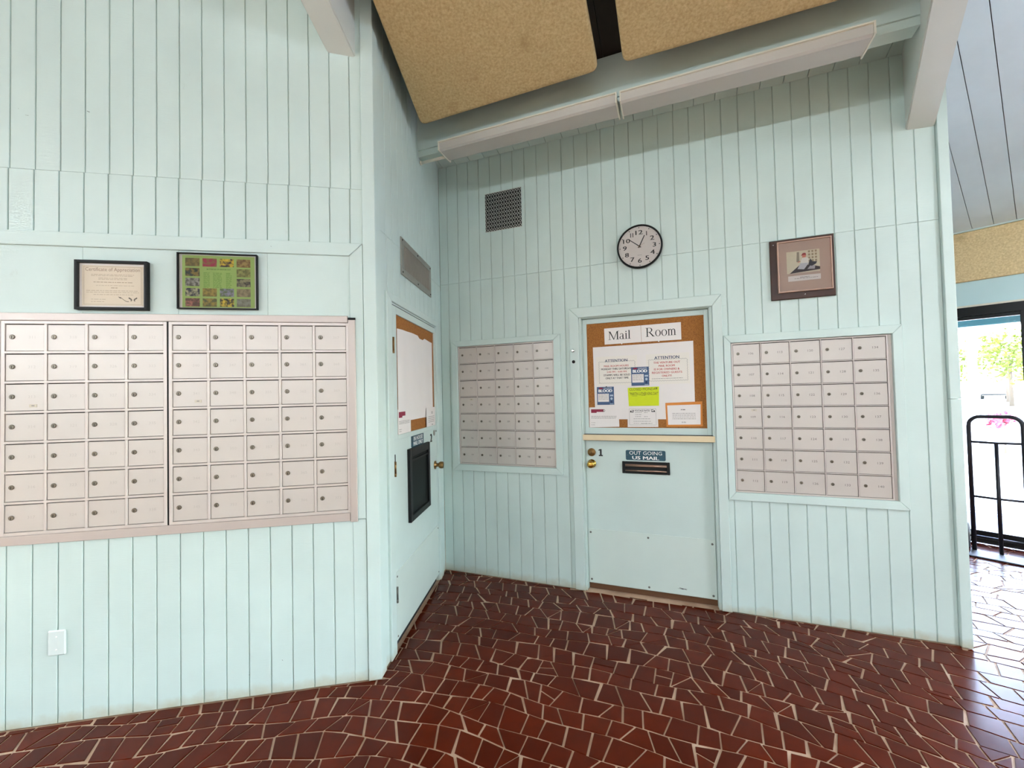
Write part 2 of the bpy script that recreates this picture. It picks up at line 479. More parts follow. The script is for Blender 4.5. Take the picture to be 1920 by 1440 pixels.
# alcove side wall (S), hinge side left, door opening .2235..1.1735
m = MB(); m.box(0, .213, -.1, -.006, 0, 4.2); m.box(1.18, 1.39, -.1, -.006, 0, 4.2); m.box(.213, 1.18, -.1, -.006, 2.045, 4.2)
WS = struct('wall_alcove', SD, mb=m, mats=JOINT)
hs = [(.213, 1.18, 0, 2.045)]
planks(WS, .0725, .066, 1.3836, 2.4222, 4.1, hs); planks(WS, .0865, .066, 1.3836, .003, 2.421, hs)
# back wall (B)
H1 = (.160, 1.004, .904, 1.893); H2 = (2.226, 3.084, .797, 1.790); HD = (1.2053, 2.12, 0, 2.0468)
m = MB()
for r in [q2 for q in [q1 for q0 in rect_minus((0, 3.3775, 0, 3.6), H1) for q1 in rect_minus(q0, H2)] for q2 in rect_minus(q, HD)]:
    m.box(r[0], r[1], -.1, -.006, r[2], r[3])
WB = struct('wall_back', B, mb=m, mats=JOINT)
planks(WB, .083, 0.002, 3.327, .003, 2.4372, (H1, H2, HD)); planks(WB, .083, 0.002, 3.327, 2.4385, 3.62)

for (u, z, w, h) in ((-1.325, 2.905, .012, .006), (-1.576, 2.86, .014, .0025), (-1.605, 2.89, .003, .003), (-.505, 2.272, .004, .004), (-.475, .165, .004, .006), (-.63, .112, .006, .003)):
    m = MB(); m.flat(((u, z), (u + w, z - h * .8), (u + w * .8, z - h * 1.2), (u - w * .1, z - h * .3)), .0156 if 2.24 < z < 2.30 else .0007); part('scratch', m, plain('scuff_mark', (88, 92, 88), .7), WA)
# painted boards that trim the walls
def board(parent, pts, d0, d1, name='board', mat=None):
    m = MB(); m.poly(pts, d0, d1)
    bmesh.ops.bevel(m.bm, geom=[e for e in m.bm.edges if all(abs(v.co.y + d1) < 1e-6 for v in e.verts)], offset=.002, segments=1, affect='EDGES')
    return part(name, m, mat or MINT, parent)
def ring_boards(parent, o, i, d0, d1, sides='LRTB'):
    (u0, u1, z0, z1), (a0, a1, b0, b1) = o, i; e = .0006
    if 'L' in sides: board(parent, ((u0, z0), (a0 - e, b0 + e if b0 > z0 else z0), (a0 - e, b1 - e), (u0, z1)), d0, d1)
    if 'R' in sides: board(parent, ((a1 + e, b0 if b0 > z0 else z0), (u1, z0), (u1, z1), (a1 + e, b1 - e)), d0, d1)
    if 'T' in sides: board(parent, ((u0 + e, z1), (a0, b1), (a1, b1), (u1 - e, z1)), d0, d1)
    if 'B' in sides: board(parent, ((u0 + e, z0), (u1 - e, z0), (a1, b0), (a0, b0)), d0, d1)
t1 = struct('trim_1', A)          # band over the picture wall, mitred into the upright
board(t1, ((-3.8, 2.2365), (-.1245, 2.2365), (-.0565, 2.3035), (-3.8, 2.3035)), -.010, .013)
board(t1, ((-.1235, .845), (-.0565, .845), (-.0565, 2.3025), (-.1235, 2.2365)), -.010, .008)
board(t1, ((-.1235, .004), (-.0575, .004), (-.0575, .842), (-.1235, .842)), -.010, .003)
t2 = struct('trim_2', A)          # outer corner post between left wall and alcove
board(t2, ((-.054, .004), (.011, .004), (.011, 4.3), (-.054, 4.3)), 0.0, .012)
m = MB(); 
t3 = struct('trim_3', SD)
board(t3, ((.000, .004), (.064, .004), (.064, 4.2), (.000, 4.2)), 0.0, .012)
t4 = struct('trim_4', B); ring_boards(t4, (.1075, 1.0566, .8535, 1.9374), (.1605, 1.0035, .9045, 1.8925), 0, .019)
t5 = struct('trim_5', B); ring_boards(t5, (2.1846, 3.1314, .7472, 1.8401), (2.2265, 3.0835, .7975, 1.7895), 0, .019)
t6 = struct('trim_6', B)          # end post of the back wall
board(t6, ((3.329, .004), (3.3775, .004), (3.3775, 1.395), (3.329, 1.395)), -.1, .024)
board(t6, ((3.329, 1.3965), (3.3775, 1.3965), (3.3775, 3.62), (3.329, 3.62)), -.1, .023)

# ------------------------------------------------------------------ ceiling: 12 sloping bays round a hub, planked where seen
HUB = Vector((-1.336, -2.64, 0)); AP = 6.10; SL = .245; ZB = 3.4565; OUT = 8.50
NB = -B.n
def bay(k):
    th = math.radians(90 - 21.34 - 30 * k)          # plan angle of the bay's outward normal
    return Vector((math.cos(th), math.sin(th), 0))
def zc(a, k=0): return ZB + SL * (AP - a)
m = MB()
bmv = m.bm
apex = bmv.verts.new((HUB.x, HUB.y, zc(0) + .12)); ring = []
for k in range(12):
    th = math.radians(90 - 21.34 - 30 * k + 15); r = (OUT + .1) / math.cos(math.radians(15))
    ring.append(bmv.verts.new((HUB.x + r * math.cos(th), HUB.y + r * math.sin(th), zc(OUT + .1) + .12)))
for k in range(12): bmv.faces.new((apex, ring[k], ring[(k + 1) % 12]))
top = bmesh.ops.extrude_face_region(bmv, geom=bmv.faces[:])
bmesh.ops.translate(bmv, verts=[v for v in top['geom'] if isinstance(v, bmesh.types.BMVert)], vec=(0, 0, .1))
CE = link('ceiling', m.mesh('ceiling', FARC)); CE['kind'] = 'structure'
def ceil_planks(fr, z0, sl, g0, umin, umax, dmax, hips, pitch=.1335, dmin=.001, mat=None):
    """boards running up the slope of a bay, clipped at its two hips"""
    i = math.floor((umin - g0) / pitch)
    while g0 + i * pitch < umax:
        a, b = g0 + i * pitch + .002, g0 + (i + 1) * pitch - .002; i += 1
        p = [(a, dmin), (b, dmin), (b, dmax), (a, dmax)]
        for (pu, pd, nu, nd) in hips: p = clip(p, pu, pd, nu, nd) if len(p) >= 3 else []
        if len(p) < 3 or abs(area(p)) < .003: continue
        m = MB()
        lo = [m.bm.verts.new(m.P(u, d, z0 + sl * d)) for u, d in p]; hi = [m.bm.verts.new(m.P(u, d, z0 + sl * d + .02)) for u, d in p]
        m.face(lo); m.face(hi)
        for j in range(len(p)): m.face([lo[j], lo[(j + 1) % len(p)], hi[(j + 1) % len(p)], hi[j]])
        o = link('plank', m.mesh('plank', mat or MINTC), CE); o.location = fr.c; o.rotation_euler = (0, 0, fr.a)
HU, HDp = B.uv(HUB.x, HUB.y)
t15 = math.tan(math.radians(15))
hipsB = [(HU, HDp, math.cos(math.radians(15)), math.sin(math.radians(15)) * -1 * -1), ]
def hips_of(fr):
    u, d = fr.uv(HUB.x, HUB.y); c, s = math.cos(math.radians(15)), math.sin(math.radians(15))
    return [(u, d, c, -s), (u, d, -c, -s)]
ceil_planks(B, ZB, SL, 1.649, -.8, 4.0, .498, hips_of(B)); ceil_planks(B, ZB, SL, 1.649, -.8, 4.0, 3.4, hips_of(B), dmin=.50, mat=plain('shaded_ceiling_paint', (52, 48, 42), .7, var=.1))  # upper planks: shade above the panels is put into their dark colour
ceil_planks(C, 2.915, .2256, .0635, -1.2, 4.2, 5.6, hips_of(C), mat=DAYLITC)
# hip beams
def beam(x, y, zb, w, h, L, name='ceiling_beam'):
    """beam from a wall point up towards the hub; zb = underside there"""
    d = HUB - Vector((x, y, 0)); d.normalize(); s = Vector((-d.y, d.x, 0)); sl = SL * math.cos(math.radians(15))
    m = MB(); v = []
    for t in (-.06, L):
        for (a, b) in ((-w / 2, 0), (w / 2, 0), (w / 2, h), (-w / 2, h)):
            p = d * t + s * a; v.append(m.bm.verts.new((p.x, p.y, t * sl + b)))
    for q in ((0, 1, 2, 3), (4, 5, 6, 7), (0, 1, 5, 4), (1, 2, 6, 5), (2, 3, 7, 6), (3, 0, 4, 7)): m.face([v[i] for i in q])
    bmesh.ops.bevel(m.bm, geom=m.bm.edges[:], offset=.006, segments=2, affect='EDGES')
    o = link(name, m.mesh(name, GREYP)); o.location = (x, y, zb); o['kind'] = 'structure'
pR = B.w(3.262, 0, 0); pL = A.w(-.152, 0, 0)
beam(pR.x, pR.y, 2.99, .128, .56, 5.6); beam(pL.x, pL.y, 3.330, .138, .56, 4.2)
# horizontal ledger board that carries the strip lights
m = MB(); m.box(.155, 3.05, .45, .545, 3.292, 3.56); m.box(.150, 3.05, .45, .535, 3.247, 3.291)
LED = struct('trim_7', B, mb=m, mats=MINTC)

# ------------------------------------------------------------------ unlit strip lights and conduit
def strip_light(u0, u1, label):
    uc = (u0 + u1) / 2
    t = thing('ceiling_light', label, 'light', B, uc, .54, 3.205, 'fluorescent strip fixtures in the alcove bay')
    org = (uc, .54, 3.205)
    m = MB(org); m.box(u0 + .012, u1 - .012, .5455, .61, 3.246, 3.263); m.box(u0 + .012, u1 - .012, .47, .60, 3.236, 3.2465); part('housing', m, STEELW, t)
    m = MB(org)
    pr = [(.455, 3.2355), (.455, 3.216), (.475, 3.206), (.596, 3.206), (.611, 3.214), (.611, 3.2605), (.606, 3.2605), (.606, 3.2355)]
    a = [m.bm.verts.new(m.P(u0 + .008, d, z)) for d, z in pr]; b = [m.bm.verts.new(m.P(u1 - .008, d, z)) for d, z in pr]
    for i in range(len(pr)): m.face([a[i], a[(i + 1) % len(pr)], b[(i + 1) % len(pr)], b[i]])
    m.face(a); m.face(b); part('lens', m, LENS, t)
    m = MB(org); m.box(u0, u1, .606, .622, 3.2615, 3.269); part('top_strip', m, STEELW, t)
    for (x0, x1) in ((u0, u0 + .008), (u1 - .008, u1)):
        m = MB(org); pr = [(.448, 3.203), (.622, 3.203), (.622, 3.2612), (.608, 3.2612), (.608, 3.238), (.448, 3.238)]
        a = [m.bm.verts.new(m.P(x0, d, z)) for d, z in pr]; b = [m.bm.verts.new(m.P(x1, d, z)) for d, z in pr]
        for i in range(6): m.face([a[i], a[(i + 1) % 6], b[(i + 1) % 6], b[i]])
        m.face(a); m.face(b); part('end_cap', m, STEELW, t)
strip_light(.372, 1.602, 'unlit white strip light under the ledger, end nearest the alcove wall')
strip_light(1.618, 2.845, 'unlit white strip light under the ledger, end nearest the big grey beam')
t = thing('conduit', 'short white electrical conduit from alcove wall to strip light', 'pipe', B, .26, .50, 3.235)
m = MB((.26, .50, 3.235)); m.prof([(.152, .0105), (.374, .0105)], 14, .50, 3.2235, 'u'); part('pipe', m, STEELW, t)
m = MB((.26, .50, 3.235)); m.prof([(.150, .015), (.160, .015)], 14, .50, 3.2235, 'u'); part('connector', m, STEELW, t)

# ------------------------------------------------------------------ acoustic panels under the ceiling
def panel(pts, label):
    e = .30
    t = thing('acoustic_panel', label, 'ceiling panel', B, sum(p[0] for p in pts) / len(pts), sum(p[1] for p in pts) / len(pts), ZB - e + SL * sum(p[1] for p in pts) / len(pts), 'tan acoustic panels under the ceiling')
    org = (sum(p[0] for p in pts) / len(pts), sum(p[1] for p in pts) / len(pts), ZB - e + SL * sum(p[1] for p in pts) / len(pts))
    out = []          # rounded outline
    n = len(pts); r = .045
    for i in range(n):
        p, a, b = Vector(pts[i]), Vector(pts[i - 1]), Vector(pts[(i + 1) % n])
        p0 = p + (a - p).normalized() * r; p1 = p + (b - p).normalized() * r
        for q in range(6):
            f = q / 5; out.append(((1 - f) ** 2 * p0 + 2 * f * (1 - f) * p + f * f * p1))
    cen = sum((Vector(p) for p in pts), Vector((0, 0))) / n
    m = MB(org); prev = None
    for (ins, h) in ((.0, .05), (0, .022), (.006, .010), (.018, .002), (.035, 0)):
        ring = []
        for p in out:
            q = p - (p - cen).normalized() * ins; ring.append(m.bm.verts.new(m.P(q.x, q.y, ZB - e + SL * q.y + h)))
        if prev:
            for j in range(len(out)): m.face([prev[j], prev[(j + 1) % len(out)], ring[(j + 1) % len(out)], ring[j]], True)
        else: m.face(ring)
        prev = ring
    m.face(prev); part('fabric_board', m, ACOU, t)
    for f in (.25, .75):
        d = pts[0][1] + (pts[2][1] - pts[0][1]) * f
        us = sorted(p[0] for p in pts); m = MB(org); u0, u1 = us[1] + .12, us[2] - .12
        v = []
        for (u, dd) in ((u0, d - .03), (u1, d - .03), (u1, d + .03), (u0, d + .03)):
            for h in (.045, e + .001): v.append(m.bm.verts.new(m.P(u, dd, ZB - e + SL * dd + h)))
        for q in ((0, 2, 4, 6), (1, 3, 5, 7), (0, 1, 3, 2), (2, 3, 5, 4), (4, 5, 7, 6), (6, 7, 1, 0)): m.face([v[i] for i in q])
        part('hanger_batten', m, DARK, t)
panel([(.303, .716), (1.515, .726), (1.528, 2.9), (.868, 2.9)], 'tan textured acoustic panel hung next to the alcove wall')
panel([(1.655, .727), (2.851, .716), (2.286, 2.9), (1.660, 2.9)], 'tan textured acoustic panel hung next to the big grey beam')

# ------------------------------------------------------------------ mailboxes
def lock_mesh(r):
    m = MB(); m.prof([(0, r), (.003, r), (.0042, r * .8)], 14); m.mi = 1; m.rect(-r * .14, r * .14, -r * .72, r * .38, .0044); m.mi = 0
    return m.mesh('lock', [LOCKM, DARK])
LOCKA, LOCKB = lock_mesh(.0108), lock_mesh(.0092)
NUMS = {}
def num_mesh(s, h, mat):
    k = (s, h, mat.name)
    if k not in NUMS:
        w, hh = text2d(s, 0)[2:4]; m = MB(); ww = h * 1.15 * w / hh; text(m, s, -ww / 2, ww / 2, -h / 2, h / 2, 0); NUMS[k] = m.mesh('number', mat)
    return NUMS[k]
def mailboxes(fr, label, u0, z1, nc, nr, pc, pr, bar, dd, first, lock, lx, nx, nh, nmat, plates, rim, grp, fill=0):
    uc = u0 + nc * pc / 2; zb = z1 - nr * pr
    t = thing('mailbox_bank', label, 'mailboxes', fr, uc, 0, zb, grp)
    org = (uc, 0, zb)
    m = MB(org); m.box(u0 - rim, u0 + nc * pc + rim, -.16, dd - .004, zb - rim, z1 + rim); part('cabinet_body', m, DARK, t)
    m = MB(org); b = bar / 2; d1 = dd + .008
    m.box(u0 - rim, u0 + b, dd - .004, d1, zb - rim, z1 + rim, .001); m.box(u0 + nc * pc - b, u0 + nc * pc + rim, dd - .004, d1, zb - rim, z1 + rim, .001)
    m.box(u0 + b, u0 + nc * pc - b, dd - .004, d1, z1 - b, z1 + rim, .001); m.box(u0 + b, u0 + nc * pc - b, dd - .004, d1, zb - rim, zb + b, .001)
    if fill: m.box(u0 + nc * pc + rim + .0012, fill, dd - .006, d1 - .003, zb - rim, z1 + rim, .001)
    part('frame', m, ALUB, t)
    m = MB(); m.box(-b, b, dd - .004, d1 - .0005, zb + b - zb, z1 - b - zb, .0012); me = m.mesh('divider', ALUB)
    for i in range(1, nc): link('upright_bar', me, t, (u0 + i * pc - uc, 0, 0))
    m = MB(); m.box(-nc * pc / 2 + b, nc * pc / 2 - b, dd - .004, d1 + .0005, -b, b, .0012); me = m.mesh('divider', ALUB)
    for j in range(1, nr): link('cross_bar', me, t, (0, 0, z1 - j * pr - zb))
    w, h = pc - bar - .0035, pr - bar - .006
    m = MB(); m.slab(-w / 2, w / 2, dd - .004, dd + .0035, -h / 2, h / 2, .001); dm = m.mesh('mailbox_door', ALU)
    m = MB(); m.box(-.0155, .0155, 0, .0016, -.006, .0075, .0005); m.mi = 1; m.rect(-.006, .006, -.001, .0035, .0018); pm = m.mesh('label_plate', [LABELM, GREYINK])
    for i in range(nc):
        for j in range(nr):
            o = link('mailbox_door', dm, t, (u0 + (i + .5) * pc - uc, 0, z1 - (j + .5) * pr - zb - .001))
            link('lock', lock, o, (lx * w - w / 2, -(dd + .0035), .004))
            s = str(first + i * nr + j)
            link('number', num_mesh(s, nh, nmat), o, (nx * w - w / 2, -(dd + .0039), .003))
            if (i, j) in plates:
                q = plates[(i, j)]; link('label_plate', pm, o, (q[0] * w - w / 2, -(dd + .0035), q[1] * h - h / 2))
    return t
mailboxes(A, 'left wall mailbox bank of four columns with faded numbers, left of the black gap', -1.6493, 1.8681, 4, 7, .1648, .1395, .011, .004, 311, LOCKA, .17, .68, .013, NUMA, {(0, 2): (.72, .17)}, .009, None)
mailboxes(A, 'left wall mailbox bank of five columns, numbers 339 to 373, right of the black gap', -.9635, 1.8681, 5, 7, .1648, .1395, .011, .004, 339, LOCKA, .17, .68, .013, NUMA, {(0, 2): (.74, .2)}, .009, None)
mailboxes(B, 'back wall mailbox bank between the alcove corner and the Mail Room door', .1689, 1.8851, 5, 7, .1655, .1390, .0055, -.004, 71, LOCKB, .19, .68, .0135, NUMB, {(0, 3): (.68, .86)}, .006, None)
mailboxes(B, 'back wall mailbox bank below the walnut framed photograph', 2.2352, 1.7812, 5, 7, .1650, .1395, .0055, -.004, 106, LOCKB, .19, .68, .0135, NUMB, {(0, 3): (.72, .86)}, .006, None, 3.083)
t = struct('trim_8', A, -.9, 0, .835)
org = (-.9, 0, .835)
m = MB(org); m.slab(-1.72, -.1355, -.01, .014, 1.8785, 1.9145, .002); part('top_flange', m, FLANGE, t)
m = MB(org); m.slab(-1.72, -.1345, -.01, .014, .8385, .8815, .002); part('bottom_flange', m, FLANGE, t)
m = MB(org); m.slab(-.1325, -.0975, -.004, .018, .834, 1.893, .002); part('side_flange', m, FLANGE, t)
m = MB(org); m.slab(-1.72, -1.6600, -.01, .014, .882, 1.878, .002); part('side_flange', m, FLANGE, t)
m = MB(org); m.box(-.1335, -.0965, -.004, .0165, 1.8935, 1.905); part('end_gap', m, BLACK, t, 'black cap on top of the side flange')
m = MB(org); m.box(-.9805, -.9735, -.01, .009, .882, 1.878); part('centre_gap', m, BLACK, t, 'black gap between the two banks')

# ------------------------------------------------------------------ door_1, the Mail Room door (recessed .045)
D1 = struct('door_1', B, 1.66, 0, 0); O1 = (1.66, 0, 0); R = -.045
def d1(name, f, mats, label=None):
    m = MB(O1); f(m); return part(name, m, mats, D1, label)
d1('jamb', lambda m: (m.box(1.2058, 1.2175, -.11, .003, .004, 2.046), m.box(2.1035, 2.1195, -.11, .003, .004, 2.046), m.box(1.2175, 2.1035, -.11, .003, 2.0445, 2.0566)), MINT)
d1('door_stop', lambda m: (m.box(1.2175, 1.2205, -.11, -.03, .004, 2.041), m.box(2.1005, 2.1035, -.11, -.03, .004, 2.041), m.box(1.2175, 2.1035, -.11, -.035, 2.041, 2.0445)), JOINT)
ring = (1.1308, 2.1816, .004, 2.1243); inn = (1.2045, 2.1205, .004, 2.0475)
for pts in (((1.1308, .004), (1.204, .004), (1.204, 2.0475), (1.1308, 2.1238)), ((2.121, .004), (2.1816, .004), (2.1816, 2.1238), (2.121, 2.0475)), ((1.1316, 2.1243), (1.2048, 2.0480), (2.1202, 2.0480), (2.1808, 2.1243))):
    m = MB(O1); m.poly(pts, 0, .018)
    bmesh.ops.bevel(m.bm, geom=[e for e in m.bm.edges if all(abs(v.co.y + .018) < 1e-6 for v in e.verts)], offset=.003, segments=1, affect='EDGES')
    part('casing', m, MINTD, D1)
d1('lower_leaf', lambda m: m.slab(1.2215, 2.0990, -.085, R, .045, 1.150), MINTD)
def rimf(m):
    m.slab(1.2215, 1.2515, -.085, R, 1.165, 2.039); m.slab(2.0715, 2.0990, -.085, R, 1.165, 2.039); m.slab(1.2515, 2.0715, -.085, R, 2.0035, 2.039); m.slab(1.2515, 2.0715, -.085, R, 1.165, 1.2135)
d1('upper_frame', rimf, MINTD)
d1('corkboard', lambda m: m.box(1.2515, 2.0715, -.085, -.053, 1.2135, 2.0035), CORK, 'brown cork pin board set into the upper leaf')
d1('ledge', lambda m: m.box(1.2115, 2.114, -.06, .006, 1.1225, 1.1645, .002), CREAMW, 'cream ledge across the door')
d1('ledge_gap', lambda m: m.box(1.2075, 2.118, -.06, -.004, 1.1205, 1.1665), DARK)
kp = d1('kick_plate', lambda m: m.slab(1.2235, 2.097, R, R + .004, .050, .451, .0012), plain('kick_plate_paint', (207, 220, 214), .4, var=.03, vscale=6))
def screw(par, u, z, d, org, r=.0075, mat=None):
    m = MB(org); m.prof([(d, r), (d + .0015, r), (d + .003, r * .6)], 12, u, z); part('screw', m, mat or SCREW, par)
for u, z in ((1.243, .425), (1.658, .423), (2.077, .422), (1.243, .074), (1.655, .070), (2.074, .071)): screw(kp, u, z, R + .004, O1)
m = MB(O1)
m.flat(((1.842, .090), (1.88, .087), (1.913, .094), (1.88, .092)), R + .0043); m.flat(((1.855, .096), (1.905, .086), (1.908, .088), (1.86, .098)), R + .0043); part('scratch', m, BLACKINK, kp)
ds = d1('deadbolt', lambda m: m.prof([(R, .030), (R + .010, .030), (R + .014, .024), (R + .014, .018), (R + .017, .016), (R + .017, .001)], 28, 1.267, 1.028), OLDBRASS)
m = MB(O1); m.box(1.2655, 1.2685, R + .017, R + .0176, 1.018, 1.034); part('keyhole', m, DARK, ds)
d1('knob', lambda m: m.prof([(R, .032), (R + .005, .032), (R + .008, .014), (R + .03, .013), (R + .036, .022), (R + .048, .028), (R + .060, .026), (R + .066, .018), (R + .067, .004)], 28, 1.266, .942), BRASS, 'polished brass knob')
def slotf(m):
    m.box(1.491, 1.511, R, R + .012, .881, .969, .002); m.box(1.801, 1.820, R, R + .012, .881, .969, .002)
    m.box(1.511, 1.801, R, R + .012, .949, .969, .002); m.box(1.511, 1.801, R, R + .012, .881, .895, .002)
sl = d1('mail_slot', slotf, BLACKG, 'black and bronze mail slot')
m = MB(O1); m.box(1.511, 1.801, R, R + .002, .895, .949); part('slot_opening', m, DARK, sl)
m = MB(O1); m.prof([(1.512, .0075), (1.80, .0075)], 14, R + .006, .938, 'u'); part('flap_rib', m, BRONZE, sl)
m = MB(O1); m.prof([(1.512, .0065), (1.80, .0065)], 14, R + .005, .902, 'u'); part('flap_rib', m, BRONZE, sl)
m = MB(O1); m.box(1.512, 1.80, R + .001, R + .006, .945, .9485); part('flap_rib', m, BRONZE, sl)
def onef(m):
    m.box(1.3285, 1.3415, R, R + .002, 1.004, 1.052); m.box(1.320, 1.350, R, R + .002, .9995, 1.0085); m.poly(((1.3285, 1.052), (1.318, 1.046), (1.318, 1.040), (1.3285, 1.042)), R, R + .002)
d1('number', onef, BLACKINK, 'black painted 1')
d1('threshold_gap', lambda m: m.box(1.2215, 2.10, -.2, -.06, .0, .044), plain('threshold_wood', (96, 60, 34), .6))
d1('bell_button', lambda m: m.prof([(.018, .0145), (.026, .0145), (.030, .009), (.034, .006)], 18, 1.158, 1.800), CHROME, 'chrome bell push on the casing')
d1('hole', lambda m: m.prof([(.018, .0125), (.0192, .0125)], 18, 1.160, 1.716), DARK, 'black round hole in the casing')

# ------------------------------------------------------------------ notices on the door_1 corkboard
CB = -.0528
def paper(label, pts, d, mat, cat='notice', name='paper_notice', group=None, fr=B):
    u = sum(p[0] for p in pts) / 4; z = min(p[1] for p in pts)
    t = thing(name, label, cat, fr, u, d, z, group); org = (u, d, z)
    m = MB(org); m.poly(pts, d, d + .0012); part('sheet', m, mat, t)
    return t, org, d + .0016
def ink(t, org, name, mat, f):
    m = MB(org); f(m); return part(name, m, mat, t)
GRP = 'notices pinned to the Mail Room door board'
def q4(u0, u1, z0, z1): return ((u0, z0), (u1, z0), (u1, z1), (u0, z1))
def squiggle(m, u0, u1, z, d, h=.0045, seed=2):
    rr = random.Random(seed); n = 34; pts = [(u0 + (u1 - u0) * k / n, z + h * (rr.uniform(.3, 1) if k % 2 else -rr.uniform(.3, 1))) for k in range(n)]
    for a, b in zip(pts, pts[1:]): m.flat((a, b, (b[0] + .0011, b[1]), (a[0] + .0011, a[1])), d)
# serif letters
def annulus(m, cu, cz, ru, rz, tu, tz, d, a0=0, a1=360, n=22):
    pts = []
    for k in range(n + 1):
        a = math.radians(a0 + (a1 - a0) * k / n); pts.append(((cu + ru * math.cos(a), cz + rz * math.sin(a)), (cu + (ru - tu) * math.cos(a), cz + (rz - tz) * math.sin(a))))
    for k in range(n): m.flat((pts[k][0], pts[k + 1][0], pts[k + 1][1], pts[k][1]), d)
def serif(m, word, u0, z0, h, d, wscale=1.):
    x = u0; xh = .46 * h / .66; th = .018 * h; st = .105 * h; W = wscale
    def stem(u, za, zb, w=st): m.rect(u, u + w, za, zb, d)
    def srf(u, z, w): m.rect(u, u + w, z, z + .035 * h, d)
    for ch in word:
        if ch == 'M':
            w = .98 * h * W; stem(x + .1 * h, z0, z0 + h, .05 * h); stem(x + w - .2 * h, z0, z0 + h, st); srf(x, z0, .25 * h); srf(x + w - .28 * h, z0, .28 * h); srf(x, z0 + h * .965, .2 * h); srf(x + w - .2 * h, z0 + h * .965, .2 * h)
            mid = x + w * .5 - .02 * h
            m.flat(((x + .08 * h, z0 + h), (x + .2 * h, z0 + h), (mid + .06 * h, z0 + .05 * h), (mid, z0)), d); m.flat(((mid, z0), (mid + .05 * h, z0), (x + w - .14 * h, z0 + h), (x + w - .2 * h, z0 + h)), d); x += w + .03 * h
        elif ch == 'R':
            w = .78 * h * W; stem(x + .1 * h, z0, z0 + h); srf(x, z0, .31 * h); srf(x, z0 + .965 * h, .3 * h)
            annulus(m, x + .34 * h, z0 + .745 * h, .27 * h, .255 * h, .10 * h, .04 * h, d, -90, 90); m.rect(x + .2 * h, x + .34 * h, z0 + .96 * h, z0 + h, d); m.rect(x + .2 * h, x + .34 * h, z0 + .49 * h, z0 + .53 * h, d)
            m.flat(((x + .30 * h, z0 + .5 * h), (x + .42 * h, z0 + .5 * h), (x + w, z0), (x + w - .14 * h, z0)), d); srf(x + w - .14 * h, z0, .2 * h); x += w + .08 * h
        elif ch == 'o':
            annulus(m, x + .25 * h * W, z0 + xh / 2, .25 * h * W, xh * .52, .09 * h, .035 * h, d); x += .5 * h * W + .05 * h
        elif ch == 'a':
            annulus(m, x + .18 * h, z0 + xh * .27, .18 * h, xh * .28, .08 * h, .03 * h, d); stem(x + .26 * h, z0 + .05 * h, z0 + xh * .75, .09 * h); annulus(m, x + .2 * h, z0 + xh * .72, .15 * h, xh * .29, .07 * h, .035 * h, d, 0, 165); m.rect(x + .27 * h, x + .43 * h, z0, z0 + .05 * h, d); x += .45 * h * W
        elif ch in 'il':
            stem(x + .09 * h, z0, z0 + (xh if ch == 'i' else h * 1.02), .09 * h); srf(x + .01 * h, z0, .25 * h); m.flat(((x + .02 * h, z0 + (xh if ch == 'i' else h) - .03 * h), (x + .1 * h, z0 + (xh if ch == 'i' else h) - .05 * h), (x + .17 * h, z0 + (xh if ch == 'i' else h) + .02 * h)), d)
            if ch == 'i': annulus(m, x + .135 * h, z0 + .88 * h, .062 * h, .062 * h, .0619 * h, .0619 * h, d, n=12)
            x += .27 * h * W
        elif ch == 'm':
            stem(x + .06 * h, z0, z0 + xh, .09 * h); srf(x, z0, .22 * h); srf(x, z0 + xh - .03 * h, .1 * h)
            for q in (0, 1):
                cx = x + (.24 + .27 * q) * h; annulus(m, cx, z0 + xh * .68, .155 * h, xh * .34, .09 * h, .05 * h, d, 0, 150); stem(cx + .065 * h, z0, z0 + xh * .68, .09 * h); srf(cx + .0 * h, z0, .22 * h)
            x += .78 * h * W
    return x
def serif_fit(m, word, u0, u1, z0, h, d):
    serif(m, word, u0, z0, h, d)
    xs = [v.co.x for v in m.bm.verts]; a, b = min(xs), max(xs); k = (u1 - u0) / (b - a)
    for v in m.bm.verts: v.co.x = (v.co.x - a) * k + (u0 - m.o[0])
t, o, d = paper('white sheet reading Mail in black serif letters, top of the door board', ((1.386, 1.839), (1.652, 1.841), (1.650, 1.963), (1.385, 1.960)), CB, WHITEP, group=GRP)
ink(t, o, 'lettering', BLACKINK, lambda m: serif_fit(m, 'Mail', 1.414, 1.577, 1.872, .063, d))
t, o, d = paper('white sheet reading Room in black serif letters, top of the door board', ((1.654, 1.841), (1.924, 1.841), (1.924, 1.965), (1.652, 1.963)), CB, WHITEP, group=GRP)
ink(t, o, 'lettering', BLACKINK, lambda m: serif_fit(m, 'Room', 1.683, 1.890, 1.876, .065, d))
t, o, d = paper('large white backing sheet covering the middle of the Mail Room door board', ((1.301, 1.276), (1.998, 1.276), (2.000, 1.827), (1.296, 1.823)), CB, WHITEP, 'paper', 'backing_sheet')
d2 = CB + .0014
def scallop(m, u0, u1, z0, z1, d):
    n = 15
    for k in range(n):
        for z in (z0, z1):
            a = u0 + (u1 - u0) * k / n; b = u0 + (u1 - u0) * (k + 1) / n; c = (a + b) / 2
            m.flat(((a, z), (c, z + .004), (b, z), (b, z + .0018), (c, z + .006), (a, z + .0018)), d)
    n = 9
    for k in range(n):
        for u in (u0, u1):
            a = z0 + (z1 - z0) * k / n; b = z0 + (z1 - z0) * (k + 1) / n; c = (a + b) / 2
            m.flat(((u, a), (u + .004, c), (u, b), (u + .0018, b), (u + .006, c), (u + .0018, a)), d)
t, o, d = paper('cream notice of mail room hours headed ATTENTION with red and black lines', q4(1.318, 1.618, 1.530, 1.748), d2, plain('notice_paper', (232, 226, 218), .7, var=.01), group=GRP)
